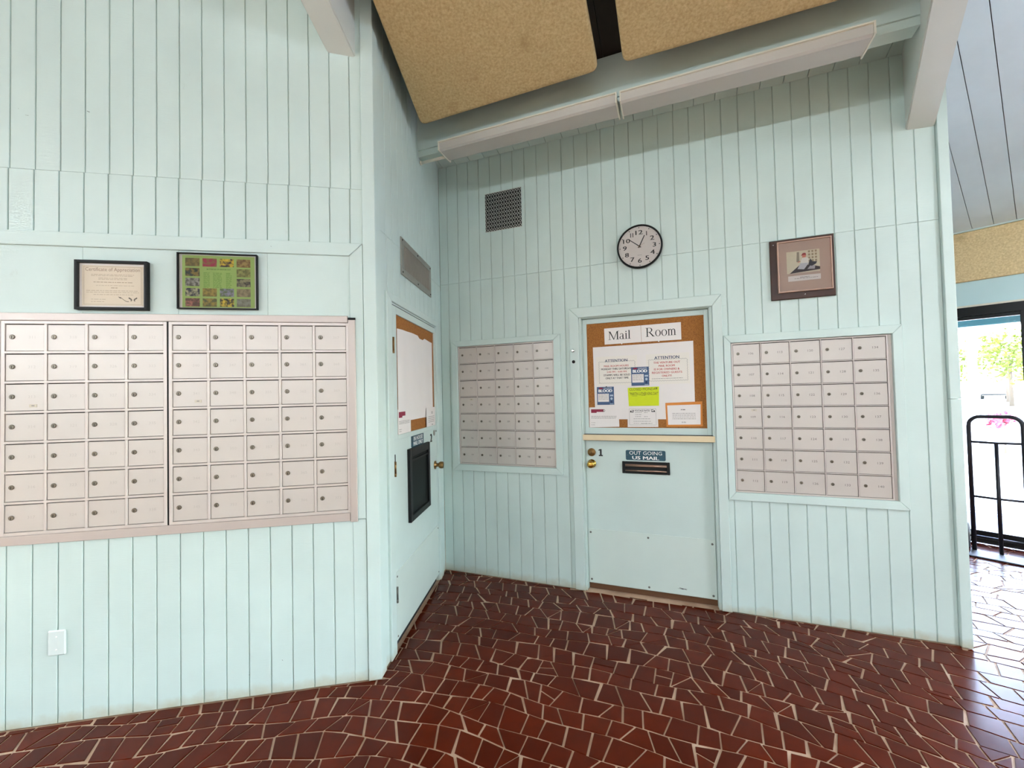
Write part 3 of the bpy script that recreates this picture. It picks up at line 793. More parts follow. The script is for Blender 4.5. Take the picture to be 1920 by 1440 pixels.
ink(t, o, 'scalloped_border', GREYINK, lambda m: scallop(m, 1.336, 1.598, 1.545, 1.705, d))
ink(t, o, 'heading', NAVYINK, lambda m: text(m, 'ATTENTION', 1.384, 1.549, 1.705, 1.725, d + .0002, .02))
ink(t, o, 'lettering', REDINK, lambda m: (text(m, 'MAIL ROOM HOURS', 1.376, 1.557, 1.668, 1.682, d, .015), text(m, '3:00 PM - 4:00 PM', 1.396, 1.540, 1.624, 1.637, d, .01)))
ink(t, o, 'lettering', BLACKINK, lambda m: (text(m, 'MONDAY THRU SATURDAY', 1.355, 1.576, 1.646, 1.660, d, .02), text(m, 'STAMPS WILL BE SOLD', 1.372, 1.566, 1.600, 1.614, d, .02), text(m, 'ONLY AT THAT TIME', 1.386, 1.554, 1.577, 1.591, d, .02)))
t, o, d = paper('cream notice headed ATTENTION for owners and registered guests in red lines', q4(1.680, 1.972, 1.528, 1.748), d2, MATS['notice_paper'], group=GRP)
ink(t, o, 'scalloped_border', GREYINK, lambda m: scallop(m, 1.695, 1.954, 1.550, 1.703, d))
ink(t, o, 'heading', NAVYINK, lambda m: text(m, 'ATTENTION', 1.738, 1.906, 1.709, 1.730, d + .0002, .02))
def rl(m):
    for s, a, b, z in (('THE VENTURE OUT', 1.731, 1.911, 1.677), ('MAIL ROOM', 1.766, 1.874, 1.653), ('IS FOR OWNERS &', 1.734, 1.906, 1.629), ('REGISTERED GUESTS', 1.719, 1.922, 1.605), ('ONLY!!!', 1.786, 1.852, 1.581)): text(m, s, a, b, z, z + .0145, d, .018)
ink(t, o, 'lettering', REDINK, rl)
ink(t, o, 'small_print', GREYINK, lambda m: lines(m, 1.717, 1.925, 1.569, 1.569, 1, d, .003, 3))
def blood(u0, u1, z0, z1, label):
    t, o, d = paper(label, q4(u0, u1, z0, z1), CB + .0032, BLUEP, 'flyer', 'blood_drive_flyer', GRP); w, h = u1 - u0, z1 - z0
    ink(t, o, 'lettering', WHITEINK, lambda m: (text(m, 'BLOOD', u0 + .09 * w, u1 - .09 * w, z0 + .70 * h, z0 + .86 * h, d, .04), text(m, 'DONATE', u0 + .42 * w, u1 - .12 * w, z0 + .89 * h, z0 + .955 * h, d, .0)))
    ink(t, o, 'red_drop', MAROON, lambda m: annulus(m, u0 + .24 * w, z0 + .92 * h, .13 * w, .045 * h, .1299 * w, .0449 * h, d, n=12))
    ink(t, o, 'text_box', WHITEP, lambda m: m.rect(u0 + .05 * w, u0 + .70 * w, z0 + .17 * h, z0 + .62 * h, d))
    ink(t, o, 'small_print', GREYINK, lambda m: lines(m, u0 + .09 * w, u0 + .66 * w, z0 + .57 * h, z0 + .3 * h, 5, d + .0003, .0026, 5))
    PB = plain('pale_blue_print', (176, 192, 208), .6)
    ink(t, o, 'side_box', PB, lambda m: m.rect(u0 + .76 * w, u0 + .95 * w, z0 + .47 * h, z0 + .56 * h, d))
    ink(t, o, 'side_disc', PB, lambda m: (annulus(m, u0 + .85 * w, z0 + .34 * h, .07 * w, .07 * h, .0699 * w, .0699 * h, d, n=12), m.rect(u0 + .74 * w, u0 + .96 * w, z0 + .03 * h, z0 + .06 * h, d)))
    ink(t, o, 'dark_drop', NAVYINK, lambda m: annulus(m, u0 + .84 * w, z0 + .17 * h, .06 * w, .07 * h, .0599 * w, .0699 * h, d, n=12))
blood(1.573, 1.698, 1.522, 1.659, 'blue BLOOD flyer pinned between the two ATTENTION notices')
blood(1.3185, 1.4445, 1.385, 1.520, 'blue BLOOD flyer pinned at the left edge, above the maroon letterhead')
t, o, d = paper('bright yellow-green note hand-lettered CLOSED MONDAY in black marker', ((1.550, 1.373), (1.760, 1.374), (1.764, 1.512), (1.545, 1.508)), CB + .0030, YELLOWP, group=GRP)
ink(t, o, 'handwriting', plain('marker_ink', (62, 74, 20), .6), lambda m: (text(m, 'CLOSED MONDAY', 1.556, 1.756, 1.487, 1.505, d), text(m, '"MARTIN LUTHER KING DAY"', 1.558, 1.758, 1.452, 1.474, d), m.rect(1.575, 1.612, 1.447, 1.4485, d), m.rect(1.640, 1.668, 1.449, 1.4505, d)))
t, o, d = paper('white sheet with maroon letterhead, lower left corner of the Mail Room door board', ((1.2555, 1.2145), (1.477, 1.221), (1.475, 1.370), (1.257, 1.366)), CB + .0030, WHITEP, group=GRP)
ink(t, o, 'letterhead', MAROON, lambda m: (m.rect(1.270, 1.312, 1.325, 1.352, d), m.rect(1.312, 1.364, 1.332, 1.352, d)))
ink(t, o, 'emblem', BLACKINK, lambda m: annulus(m, 1.366, 1.342, .0095, .0095, .003, .003, d + .0002, n=14))
ink(t, o, 'small_print', GREYINK, lambda m: (lines(m, 1.27, 1.458, 1.300, 1.284, 3, d, .0025, 6), lines(m, 1.27, 1.30, 1.250, 1.234, 2, d, .0025, 8)))
t, o, d = paper('white postage rates sheet with an eagle emblem at both ends of its heading', ((1.537, 1.219), (1.751, 1.221), (1.750, 1.359), (1.539, 1.357)), CB + .0030, WHITEP, group=GRP)
ink(t, o, 'heading', BLACKINK, lambda m: text(m, 'POSTAGE RATES', 1.592, 1.696, 1.333, 1.346, d, .01))
def eagle(m, u, s, z):
    m.flat(((u, z), (u + s * .024, z), (u + s * .027, z + .010), (u + s * .012, z + .004)), d); m.flat(((u, z), (u + s * .012, z + .004), (u + s * .006, z + .016), (u + s * .001, z + .008)), d); m.flat(((u + s * .008, z + .018), (u + s * .029, z + .017), (u + s * .028, z + .012), (u + s * .014, z + .014)), d)
ink(t, o, 'eagle_emblem', BLACKINK, lambda m: eagle(m, 1.557, 1, 1.327)); ink(t, o, 'eagle_emblem', BLACKINK, lambda m: eagle(m, 1.732, -1, 1.329))
ink(t, o, 'border', GREYINK, lambda m: (m.rect(1.551, 1.738, 1.3525, 1.354, d), m.rect(1.551, 1.738, 1.234, 1.2355, d), m.rect(1.551, 1.5525, 1.234, 1.354, d), m.rect(1.7365, 1.738, 1.234, 1.354, d)))
ink(t, o, 'small_print', GREYINK, lambda m: (lines(m, 1.592, 1.64, 1.325, 1.296, 3, d, .003, 9), lines(m, 1.655, 1.68, 1.325, 1.296, 2, d, .003, 19), lines(m, 1.58, 1.70, 1.280, 1.262, 2, d, .003, 10), lines(m, 1.58, 1.62, 1.247, 1.247, 1, d, .0025, 11)))
ink(t, o, 'handwriting', BLACKINK, lambda m: squiggle(m, 1.630, 1.712, 1.246, d))
t, o, d = paper('orange sheet with a white typed page glued on, lower right of the door board', ((1.8065, 1.222), (2.044, 1.227), (2.045, 1.401), (1.803, 1.393)), CB + .0030, ORANGEP, group=GRP)
ink(t, o, 'white_page', WHITEP, lambda m: m.flat(((1.818, 1.237), (2.030, 1.240), (2.033, 1.380), (1.815, 1.375)), d))
ink(t, o, 'small_print', GREYINK, lambda m: (lines(m, 1.905, 1.94, 1.344, 1.344, 1, d + .0003, .007, 1), lines(m, 1.848, 2.0, 1.318, 1.280, 4, d + .0003, .0032, 2), lines(m, 1.908, 1.94, 1.258, 1.253, 2, d + .0003, .0025, 3)))
def pin(u, z, mat, label, dd, fr=B):
    t = thing('push_pin', label, 'push pin', fr, u, dd, z); m = MB((u, dd, z)); m.prof([(dd, .0015), (dd + .003, .0015), (dd + .003, .0045), (dd + .008, .004)], 10, u, z); part('head', m, mat, t)
pin(1.512, 1.838, WHITEINK, 'white push pin at the bottom of the Mail sheet', CB + .0012); pin(1.772, 1.838, WHITEINK, 'white push pin at the bottom of the Room sheet', CB + .0012)
pin(1.390, 1.520, BLACK, 'dark push pin over the lower left BLOOD flyer', CB + .0044); pin(1.745, 1.501, BLACK, 'dark push pin in the top right corner of the yellow-green note', CB + .0042)

# ------------------------------------------------------------------ signs
def sign(label, fr, u0, u1, z0, z1, d, rows, group=None, rad=.01):
    u = (u0 + u1) / 2; t = thing('sign', label, 'sign', fr, u, d, z0, group); org = (u, d, z0)
    pts = []
    for cx, cz, a in ((u1 - rad, z1 - rad, 0), (u0 + rad, z1 - rad, 90), (u0 + rad, z0 + rad, 180), (u1 - rad, z0 + rad, 270)):
        for k in range(5): pts.append((cx + rad * math.cos(math.radians(a + 22.5 * k)), cz + rad * math.sin(math.radians(a + 22.5 * k))))
    m = MB(org); m.poly(pts, d, d + .003); part('plate', m, SIGN, t)
    for s, a, b, za, zb, bo in rows:
        m = MB(org); text(m, s, a, b, za, zb, d + .0034, bo); part('lettering', m, WHITEINK, t)
    for u in (u0 + .012, u1 - .012): screw(t, u, (z0 + z1) / 2, d + .003, org, .0025)
sign('blue-green sign reading OUT GOING US MAIL above the door mail slot', B, 1.518, 1.794, .978, 1.051, R, [('OUT GOING', 1.543, 1.770, 1.018, 1.044, .0), ('US MAIL', 1.563, 1.750, .984, 1.008, .035)])
sign('dark blue-green sign reading IN HOUSE MAIL ONLY on the alcove door', SD, .548, .812, 1.143, 1.217, .0035, [('IN HOUSE', .590, .790, 1.183, 1.211, .02), ('MAIL ONLY', .585, .795, 1.149, 1.177, .02)], rad=.004)

# ------------------------------------------------------------------ door_2 in the alcove wall
D2 = struct('door_2', SD, .70, 0, 0); O2 = (.70, 0, 0)
def d2f(name, f, mats, label=None):
    m = MB(O2); f(m); return part(name, m, mats, D2, label)
FR = .003
d2f('jamb', lambda m: (m.box(.2135, .2335, -.1, .004, .004, 2.036), m.box(1.165, 1.1795, -.1, .004, .004, 2.036), m.box(.2135, 1.1795, -.1, .004, 2.036, 2.0445)), MINT)
for pts in (((.136, .004), (.213, .004), (.213, 2.0455), (.136, 2.090)), ((1.18, .004), (1.268, .004), (1.268, 2.090), (1.18, 2.0455)), ((.1365, 2.0905), (.2135, 2.046), (1.1795, 2.046), (1.2675, 2.0905))):
    m = MB(O2); m.poly(pts, 0, .016)
    bmesh.ops.bevel(m.bm, geom=[e for e in m.bm.edges if all(abs(v.co.y + .016) < 1e-6 for v in e.verts)], offset=.003, segments=1, affect='EDGES')
    part('casing', m, MINTD, D2)
d2f('top_gap', lambda m: m.box(.2345, 1.1645, -.04, -.002, 2.0305, 2.0355), DARK)
d2f('leaf', lambda m: (m.slab(.236, 1.163, -.04, FR, .055, 1.2235)), MINTD)
def rim2(m):
    m.slab(.236, .300, -.04, FR + .004, 1.2235, 2.0295); m.slab(1.137, 1.163, -.04, FR + .004, 1.2235, 2.0295); m.slab(.300, 1.137, -.04, FR + .004, 1.985, 2.0295); m.slab(.300, 1.137, -.04, FR + .004, 1.2235, 1.2500)
d2f('board_frame', rim2, MINTD)
d2f('corkboard', lambda m: m.box(.300, 1.137, -.04, -.004, 1.25, 1.985), CORK, 'brown cork pin board')
kp2 = d2f('kick_plate', lambda m: m.slab(.240, 1.160, FR, FR + .003, .058, .451, .0012), MATS['kick_plate_paint'])
for u, z in ((.252, .425), (1.148, .425), (.252, .08), (1.148, .08)): screw(kp2, u, z, FR + .003, O2, .006)
def hinge(z0, z1, mat):
    h = d2f('hinge', lambda m: m.prof([(z0, .007), (z0 + .018, .007), (z0 + .018, .0062), (z0 + .02, .0062), (z0 + .02, .007), (z1, .007)], 12, .2345, .012, 'z'), mat); m = MB(O2); m.box(.2365, .256, FR, FR + .0022, z0, z1); part('leaf_plate', m, mat, h)
hinge(1.740, 1.836, OLDBRASS); hinge(1.012, 1.100, OLDBRASS); hinge(.282, .372, SCREW)
m = MB(O2); m.prof([(1.10, .0025), (1.142, .0025)], 8, .2345, .012, 'z'); part('hinge_pin', m, BLACKG, D2)
d2f('knob', lambda m: m.prof([(FR, .033), (FR + .006, .033), (FR + .010, .015), (FR + .030, .013), (FR + .036, .022), (FR + .044, .027), (FR + .062, .027), (FR + .068, .022), (FR + .070, .004)], 24, 1.105, .935), OLDBRASS, 'tarnished brass knob')
d2f('lock_cylinder', lambda m: m.prof([(FR, .022), (FR + .004, .022), (FR + .006, .016)], 20, 1.093, 1.190), GALV)
d2f('latch_screw', lambda m: m.prof([(FR, .008), (FR + .004, .006)], 12, 1.150, 1.200), SCREW)
def two(m): text(m, '2', .985, 1.040, 1.128, 1.190, FR + .0006, .08)
d2f('number', two, BLACKINK, 'black painted 2')
def mbx(m):
    m.box(.466, .505, FR, FR + .022, .672, 1.142, .002); m.box(.870, .905, FR, FR + .022, .672, 1.142, .002); m.box(.505, .870, FR, FR + .022, 1.09, 1.142, .002); m.box(.505, .870, FR, FR + .022, .672, .712, .002)
mb_ = d2f('mail_drop', mbx, BLACKG, 'black framed mail drop box')
m = MB(O2); m.box(.505, .870, FR, FR + .008, .712, 1.09); part('drop_panel', m, DGREEN, mb_)
m = MB(O2); m.box(.505, .870, FR + .008, FR + .017, 1.055, 1.068); part('flap_edge', m, BLACK, mb_)
d2f('floor_gap', lambda m: m.box(.236, 1.163, -.1, -.02, 0, .053), DARK)
G2 = 'sheets on the alcove door board'
CB2 = -.0038
# wavy white paper
u = .71; t = thing('backing_sheet', 'tall rippled white sheet covering the alcove door cork board', 'paper', SD, u, CB2, 1.32, G2); org = (u, CB2, 1.32)
m = MB(org); n = 20; prev = None
for k in range(n + 1):
    uu = .330 + (1.082 - .330) * k / n; dd = CB2 + .0015 + .0035 * (1 + math.sin(k * .95)) * (.5 + .5 * math.sin(k * .4))
    zt = 1.902 + .012 * math.sin(k / n * math.pi) - (.016 if 11 < k < 15 else 0)
    cur = [m.bm.verts.new(m.P(uu, dd, 1.325)), m.bm.verts.new(m.P(uu, dd, zt))]
    if prev: m.face([prev[0], cur[0], cur[1], prev[1]], True)
    prev = cur
part('sheet', m, WHITEP, t)
t, o, d = paper('white letter with maroon letterhead, lower left of the alcove door board', q4(.302, .532, 1.2515, 1.404), .0072, WHITEP, group=G2, fr=SD)
ink(t, o, 'letterhead', MAROON, lambda m: (m.rect(.315, .375, 1.352, 1.388, d), m.rect(.375, .43, 1.362, 1.388, d)))
ink(t, o, 'small_print', GREYINK, lambda m: (lines(m, .315, .51, 1.33, 1.314, 3, d, .003, 4), lines(m, .315, .36, 1.28, 1.268, 2, d, .003, 5)))
t, o, d = paper('small white typed sheet, lower right of the alcove door board', q4(.888, 1.118, 1.2515, 1.395), .0072, WHITEP, group=G2, fr=SD)
ink(t, o, 'small_print', GREYINK, lambda m: (annulus(m, 1.03, 1.354, .018, .010, .008, .005, d, n=12), lines(m, .93, 1.09, 1.325, 1.285, 4, d, .004, 12), lines(m, 1.02, 1.05, 1.262, 1.262, 1, d, .008, 13)))

# ------------------------------------------------------------------ wall clock
t = thing('wall_clock', 'round black rimmed wall clock with white face above the Mail Room door', 'clock', B, 1.664, 0, 2.363)
O = (1.664, 0, 2.363); cu, cz = 1.664, 2.521; RR = .158
m = MB(O); m.prof([(.001, RR - .004), (.012, RR), (.030, RR - .001), (.036, RR - .004), (.037, RR - .008), (.033, RR - .0115), (.022, RR - .012), (.022, RR - .03)], 56, cu, cz, cap=False); m.prof([(.0005, RR - .004), (.001, RR - .004)], 56, cu, cz); part('rim', m, BLACK, t)
m = MB(O); m.prof([(.016, RR - .0122), (.0225, RR - .0122)], 56, cu, cz); part('face', m, plain('clock_face', (226, 218, 214), .6, var=.01), t)
for k in range(1, 13):
    a = math.radians(90 - 30 * k); s = str(k); h = .031
    w0, h0 = text2d(s)[2:4]; w = h * 1.5 * w0 / h0
    if s == '1': w = .006
    if s == '11': w = .017
    r = RR - .056; x, z = cu + r * math.cos(a), cz + r * math.sin(a)
    m = MB(O)
    if s in ('1', '11'):
        for q in ((0,) if s == '1' else (-.008, .008)): m.rect(x + q - .0028, x + q + .0028, z - h / 2, z + h / 2, .0232)
    else: text(m, s, x - w / 2, x + w / 2, z - h / 2, z + h / 2, .0232, .022)
    part('numeral', m, BLACKINK, t)
m = MB(O)
for k in range(60):
    a = math.radians(6 * k); r = RR - .022; rr = .0038 if k % 5 == 0 else .0011
    annulus(m, cu + r * math.cos(a), cz + r * math.sin(a), rr, rr, rr * .999, rr * .999, .0231, n=8)
part('minute_dots', m, BLACKINK, t)
def hand(a, L, w, back, d, mat, name):
    a = math.radians(90 - a); c, s = math.cos(a), math.sin(a); m = MB(O)
    pts = [(cu + c * q - s * v, cz + s * q + c * v) for q, v in ((-back, -w), (L, -w * .7), (L, w * .7), (-back, w))]
    m.poly(pts, d, d + .001); part(name, m, mat, t)
hand(26, .084, .0042, .012, .0265, BLACKINK, 'hour_hand'); hand(309, .098, .0034, .014, .028, BLACKINK, 'minute_hand'); hand(62, .04, .0008, .018, .0295, OLDBRASS, 'second_hand')
m = MB(O); lines(m, cu - .014, cu + .014, cz - .062, cz - .062, 1, .0231, .003, 4); part('small_print', m, GREYINK, t)
m = MB(O); m.prof([(.0305, RR - .0116), (.0315, RR - .0116)], 48, cu, cz); part('glass', m, GLASS, t)

# ------------------------------------------------------------------ framed pictures
def frame_thing(name, label, fr, u0, u1, z0, z1, th, wf, mat, group=None):
    u = (u0 + u1) / 2; t = thing(name, label, 'framed picture', fr, u, 0, z0, group); org = (u, 0, z0)
    m = MB(org); m.slab(u0, u0 + wf, .001, th, z0, z1); m.slab(u1 - wf, u1, .001, th, z0, z1); m.slab(u0 + wf, u1 - wf, .001, th, z1 - wf, z1); m.slab(u0 + wf, u1 - wf, .001, th, z0, z0 + wf); part('frame', m, mat, t)
    return t, org
t, o = frame_thing('framed_certificate', 'black framed cream certificate of appreciation on the left wall', A, -1.361, -1.058, 1.931, 2.169, .026, .0125, BLACK)
m = MB(o); m.rect(-1.349, -1.070, 1.943, 2.157, .010); part('white_mat', m, WHITEP, t)
m = MB(o); m.poly(q4(-1.338, -1.081, 1.9525, 2.147), .0102, .0112); part('certificate', m, CREAMP, t)
ink(t, o, 'lettering', plain('brown_ink', (150, 122, 104), .6), lambda m: text(m, 'Certificate of Appreciation', -1.324, -1.095, 2.114, 2.137, .0116, .0))
ink(t, o, 'border', TANINK, lambda m: (m.rect(-1.330, -1.089, 2.1405, 2.142, .0116), m.rect(-1.330, -1.089, 1.958, 1.9595, .0116), m.rect(-1.330, -1.3285, 1.958, 2.142, .0116), m.rect(-1.0905, -1.089, 1.958, 2.142, .0116)))
ink(t, o, 'small_print', TANINK, lambda m: (lines(m, -1.30, -1.12, 2.103, 2.097, 2, .0116, .0022, 1), lines(m, -1.27, -1.15, 2.086, 2.080, 2, .0116, .0022, 2), lines(m, -1.29, -1.12, 2.066, 2.066, 1, .0116, .0035, 3), lines(m, -1.28, -1.12, 2.050, 2.050, 1, .0116, .0018, 4), lines(m, -1.217, -1.19, 2.039, 2.039, 1, .0116, .004, 5), lines(m, -1.32, -1.10, 2.025, 2.017, 2, .0116, .0022, 6), lines(m, -1.29, -1.12, 2.006, 2.006, 1, .0116, .0022, 7), lines(m, -1.30, -1.24, 1.983, 1.972, 2, .0116, .002, 8)))
def bfly(m):
    m.flat(((-1.188, 1.997), (-1.176, 1.994), (-1.170, 1.988), (-1.180, 1.989)), .0116)
    pts = [(-1.172 + .03 * k / 6, 1.988 - .016 * math.sin(min(k, 5) / 5 * 1.57)) for k in range(7)]
    for a, b in zip(pts, pts[1:]): m.flat((a, b, (b[0], b[1] + .003), (a[0], a[1] + .003)), .0116)
    for s in ((-1.128, -1), (-1.122, 1)):
        m.flat(((s[0], 1.985), (s[0] + s[1] * .014, 1.995), (s[0] + s[1] * .016, 1.989), (s[0] + s[1] * .004, 1.981)), .0116); m.flat(((s[0], 1.983), (s[0] + s[1] * .008, 1.979), (s[0] + s[1] * .005, 1.974), (s[0], 1.979)), .0116)
ink(t, o, 'butterfly_drawing', plain('sepia_ink', (96, 84, 74), .6), bfly)
m = MB(o); m.rect(-1.349, -1.070, 1.943, 2.157, .020); part('glass', m, GLASS, t)
t, o = frame_thing('framed_poster', 'thin black framed green butterfly poster with a border of small photographs', A, -.932, -.569, 1.941, 2.222, .022, .005, BLACK)
m = MB(o); m.rect(-.928, -.573, 1.945, 2.218, .008); part('white_border', m, WHITEP, t)
m = MB(o); m.poly(q4(-.913, -.584, 1.950, 2.212), .0082, .009); part('green_print', m, GREENP, t)
pc = [((112, 96, 40), (150, 130, 60)), ((150, 100, 60), (176, 24, 70)), ((54, 24, 36), (240, 206, 60)), ((128, 92, 44), (180, 150, 80)),
      ((34, 46, 24), (150, 124, 50)), None, None, ((112, 110, 50), (170, 166, 90)), ((84, 82, 70), (176, 170, 160)), None, None, ((70, 62, 44), (160, 150, 110)),
      ((44, 44, 56), (196, 190, 150)), ((120, 104, 30), (176, 150, 60)), ((96, 112, 70), (156, 150, 176)), ((128, 116, 80), (168, 150, 112)),
      ((96, 60, 40), (190, 120, 100)), ((96, 92, 36), (170, 146, 50)), ((46, 40, 16), (240, 210, 60)), ((120, 116, 96), (150, 150, 130))]
def photomat(i, a, b):
    m, nt, bs = nodes_of('photo_print'); c = mix_rgb(nt, ramp(nt, noise(nt, 60, 3), .42, .6), lin(a), lin(b)); nt.links.new(c, bs.inputs['Base Color']); bs.inputs['Roughness'].default_value = .5; return m
xs = [-.899, -.822, -.744, -.667]; zs = [2.155, 2.105, 2.055, 2.004, 1.953]
for i, c in enumerate(pc):
    if not c: continue
    x, z = xs[i % 4], zs[i // 4]; m = MB(o); m.rect(x, x + .064, z + .002, z + .043, .0094); part('small_photo', m, photomat(i, *c), t)
ink(t, o, 'heading', plain('dark_green_ink', (64, 110, 34), .6), lambda m: text(m, 'BUTTERFLIES OF VENTURE OUT', -.803, -.694, 2.140, 2.147, .0094, .01))
ink(t, o, 'small_print', plain('green_ink', (120, 164, 60), .6), lambda m: [lines(m, a, b, 2.125, 2.052, 13, .0094, .0026, q) for q, (a, b) in enumerate(((-.818, -.79), (-.775, -.735), (-.716, -.69)))])
m = MB(o); m.rect(-.928, -.573, 1.945, 2.218, .017); part('glass', m, GLASS, t)
# walnut framed photograph
u = 2.645; t = thing('framed_photograph', 'photograph of a seated person on a dark walnut plaque above the right mailboxes', 'framed picture', B, u, 0, 2.046); o = (u, 0, 2.046)
m = MB(o); m.slab(2.472, 2.818, .001, .018, 2.047, 2.432, .003); part('plaque', m, WALNUT, t)
for uu, z in ((2.492, 2.405), (2.803, 2.412), (2.655, 2.069)): screw(t, uu, z, .018, o, .0045, CHROME)
m = MB(o); m.slab(2.510, 2.516, .018, .040, 2.088, 2.414); m.slab(2.794, 2.800, .018, .040, 2.088, 2.414); m.slab(2.516, 2.794, .018, .040, 2.408, 2.414); m.slab(2.516, 2.794, .018, .040, 2.088, 2.094); part('inner_frame', m, plain('rose_wood_rim', (200, 166, 148), .4, var=.04), t)
m = MB(o); m.rect(2.516, 2.794, 2.094, 2.408, .026); part('mat_board', m, MATB, t)
pu0, pu1, pz0, pz1 = 2.561, 2.738, 2.206, 2.346
def pr(n, mat, polys, dd):
    m = MB(o)
    for p in polys: m.flat([(pu0 + x * (pu1 - pu0), pz0 + y * (pz1 - pz0)) for x, y in p], .026 + dd)
    return part(n, m, mat, ph)
m = MB(o); m.rect(pu0, pu1, pz0, pz1, .0268); ph = part('photo_print', m, plain('photo_cream', (222, 214, 192), .4, var=.04, vscale=60), t)
pr('dark_squares', plain('photo_grey', (168, 150, 124), .4), [((x, y), (x + .06, y), (x + .06, y + .09), (x, y + .09)) for x in (.66, .76, .86) for y in (.88, .74, .60, .46)], .0010)
pr('grey_post', plain('photo_taupe', (160, 148, 130), .4), [((.30, .5), (.39, .5), (.39, .95), (.32, .95))], .0010)
pr('table', plain('photo_dark', (58, 44, 52), .4), [((.08, 0), (1, .08), (1, .2), (.45, .42))], .0011)
pr('shirt', plain('photo_white', (236, 232, 226), .4, var=.01), [((.42, .42), (.66, .42), (.67, .62), (.6, .68), (.48, .66), (.44, .55))], .0013)
pr('trousers', plain('photo_pale', (200, 200, 208), .4), [((.32, .18), (.52, .14), (.68, .42), (.42, .43))], .0014)
pr('head', plain('photo_skin', (214, 128, 112), .4), [((.48, .68), (.58, .68), (.60, .78), (.55, .83), (.48, .8))], .0014)
pr('cap', plain('photo_red', (158, 48, 54), .4), [((.44, .76), (.50, .79), (.60, .79), (.58, .88), (.5, .88))], .0016)
pr('arm', MATS['photo_skin'], [((.33, .46), (.42, .50), (.42, .54), (.34, .50))], .0015)
pr('chair', plain('photo_navy', (52, 48, 58), .4), [((.66, .38), (.72, .60), (.78, .46), (.92, .44), (.88, .34), (.76, .26), (.67, .30))], .0016)
pr('bag', plain('photo_bag', (176, 170, 180), .4), [((.62, .14), (.84, .12), (.86, .28), (.72, .30))], .0015)
m = MB(o); m.rect(pu0 + .005, pu1 + .002, 2.156, 2.190, .0268); part('caption_card', m, WHITEP, t)
ink(t, o, 'small_print', GREYINK, lambda m: (lines(m, 2.63, 2.68, 2.178, 2.178, 1, .0272, .003, 2), lines(m, 2.60, 2.725, 2.171, 2.171, 1, .0272, .0025, 3)))
m = MB(o); m.rect(2.516, 2.794, 2.094, 2.408, .034); part('glass', m, GLASS, t)

# ------------------------------------------------------------------ vents, outlet cover
t = thing('lattice_vent', 'square expanded metal vent high on the back wall near the alcove', 'vent', B, .604, 0, 2.826); o = (.604, 0, 2.826)
m = MB(o); m.rect(.445, .764, 2.826, 3.148, .0008); part('opening', m, DARK, t)
m = MB(o); nx, nz = 14, 10; w, h = .319 / nx, .322 / nz
for i in range(nx):
    for j in range(nz):
        cx, cz = .445 + (i + .5) * w, 2.826 + (j + .5) * h
        a = [(cx, cz - h / 2), (cx + w / 2, cz), (cx, cz + h / 2), (cx - w / 2, cz)]; b = [(cx + (x - cx) * .64, cz + (z - cz) * .74) for x, z in a]
        for k in range(4): m.flat((a[k], a[(k + 1) % 4], b[(k + 1) % 4], b[k]), .004)
        if i < nx - 1 and j < nz - 1:
            pass
m.box(.445, .764, .001, .0035, 2.826, 2.829); m.box(.445, .764, .001, .0035, 3.145, 3.148)
lt = part('lattice', m, LATT, t); lt['kind'] = 'stuff'
t = thing('air_register', 'grey metal louvered air register above the alcove door', 'vent', SD, .74, 0, 2.262); o = (.74, 0, 2.262)
m = MB(o); m.slab(.408, 1.073, .001, .009, 2.262, 2.305); m.slab(.408, 1.073, .001, .009, 2.462, 2.503); m.slab(.408, .455, .001, .009, 2.305, 2.462); m.slab(1.030, 1.073, .001, .009, 2.305, 2.462); part('frame', m, GALV, t)
m = MB(o); m.rect(.455, 1.030, 2.305, 2.462, .0012); part('opening', m, DARK, t)
m = MB(); m.box(-.0035, .0035, .0015, .0065, 2.305 - 2.262, 2.462 - 2.262); me = m.mesh('slat', plain('register_slat', (176, 170, 160), .45, .4))
for k in range(30):
    s = link('slat', me, t, (.465 + k * .0193 - .74, 0, 0)); s.rotation_euler = (0, 0, 0)
for uu, z in ((.43, 2.487), (.74, 2.485), (1.05, 2.485), (.43, 2.28), (.74, 2.28), (1.05, 2.28)): screw(t, uu, z, .009, o, .006, BLACK)
t = thing('outlet_cover', 'blank white painted outlet cover low on the left wall', 'outlet cover', A, -1.438, 0, .317); o = (-1.438, 0, .317)
m = MB(o); m.box(-1.475, -1.402, .0, .010, .317, .433, .005); part('plate', m, plain('white_plate', (214, 224, 222), .35, var=.01), t)
for z in (.405, .345): screw(t, -1.438, z, .010, o, .0035, WHITEINK)

# ------------------------------------------------------------------ entrance bay (C): header, sliding glass doors
m = MB(); m.box(-1.1, 4.0, -.12, -.004, 2.216, 3.1)
WC = struct('wall_entrance', C, mb=m, mats=MINT)
m = MB(); m.box(-1.1, 4.0, -.004, .004, 2.216, 2.438); part('header_board', m, plain('aqua_header', (200, 230, 234), .5, var=.02, vscale=3), WC)
m = MB(); m.box(-1.1, 4.0, -.004, .022, 2.442, 2.908, .006); part('fabric_panel', m, ACOU2, WC, 'tan textured panel over the entrance')
m = MB(); m.box(-1.1, 4.0, .0, .03, 2.909, 2.925); part('moulding', m, MINT, WC)
D3 = struct('door_3', C)
def c3(n, f, mats, label=None):
    m = MB(); f(m); return part(n, m, mats, D3, label)
FRM = plain('black_aluminium', (14, 15, 17), .35, .3)
c3('head_rail', lambda m: m.box(-1.1, 4.0, -.09, .0, 2.118, 2.2), FRM); c3('head_trim', lambda m: m.box(-1.1, 4.0, -.02, .012, 2.2, 2.216), STEELW)
c3('sill_track', lambda m: m.box(-1.1, 4.0, -.09, .0, 0, .04), FRM)
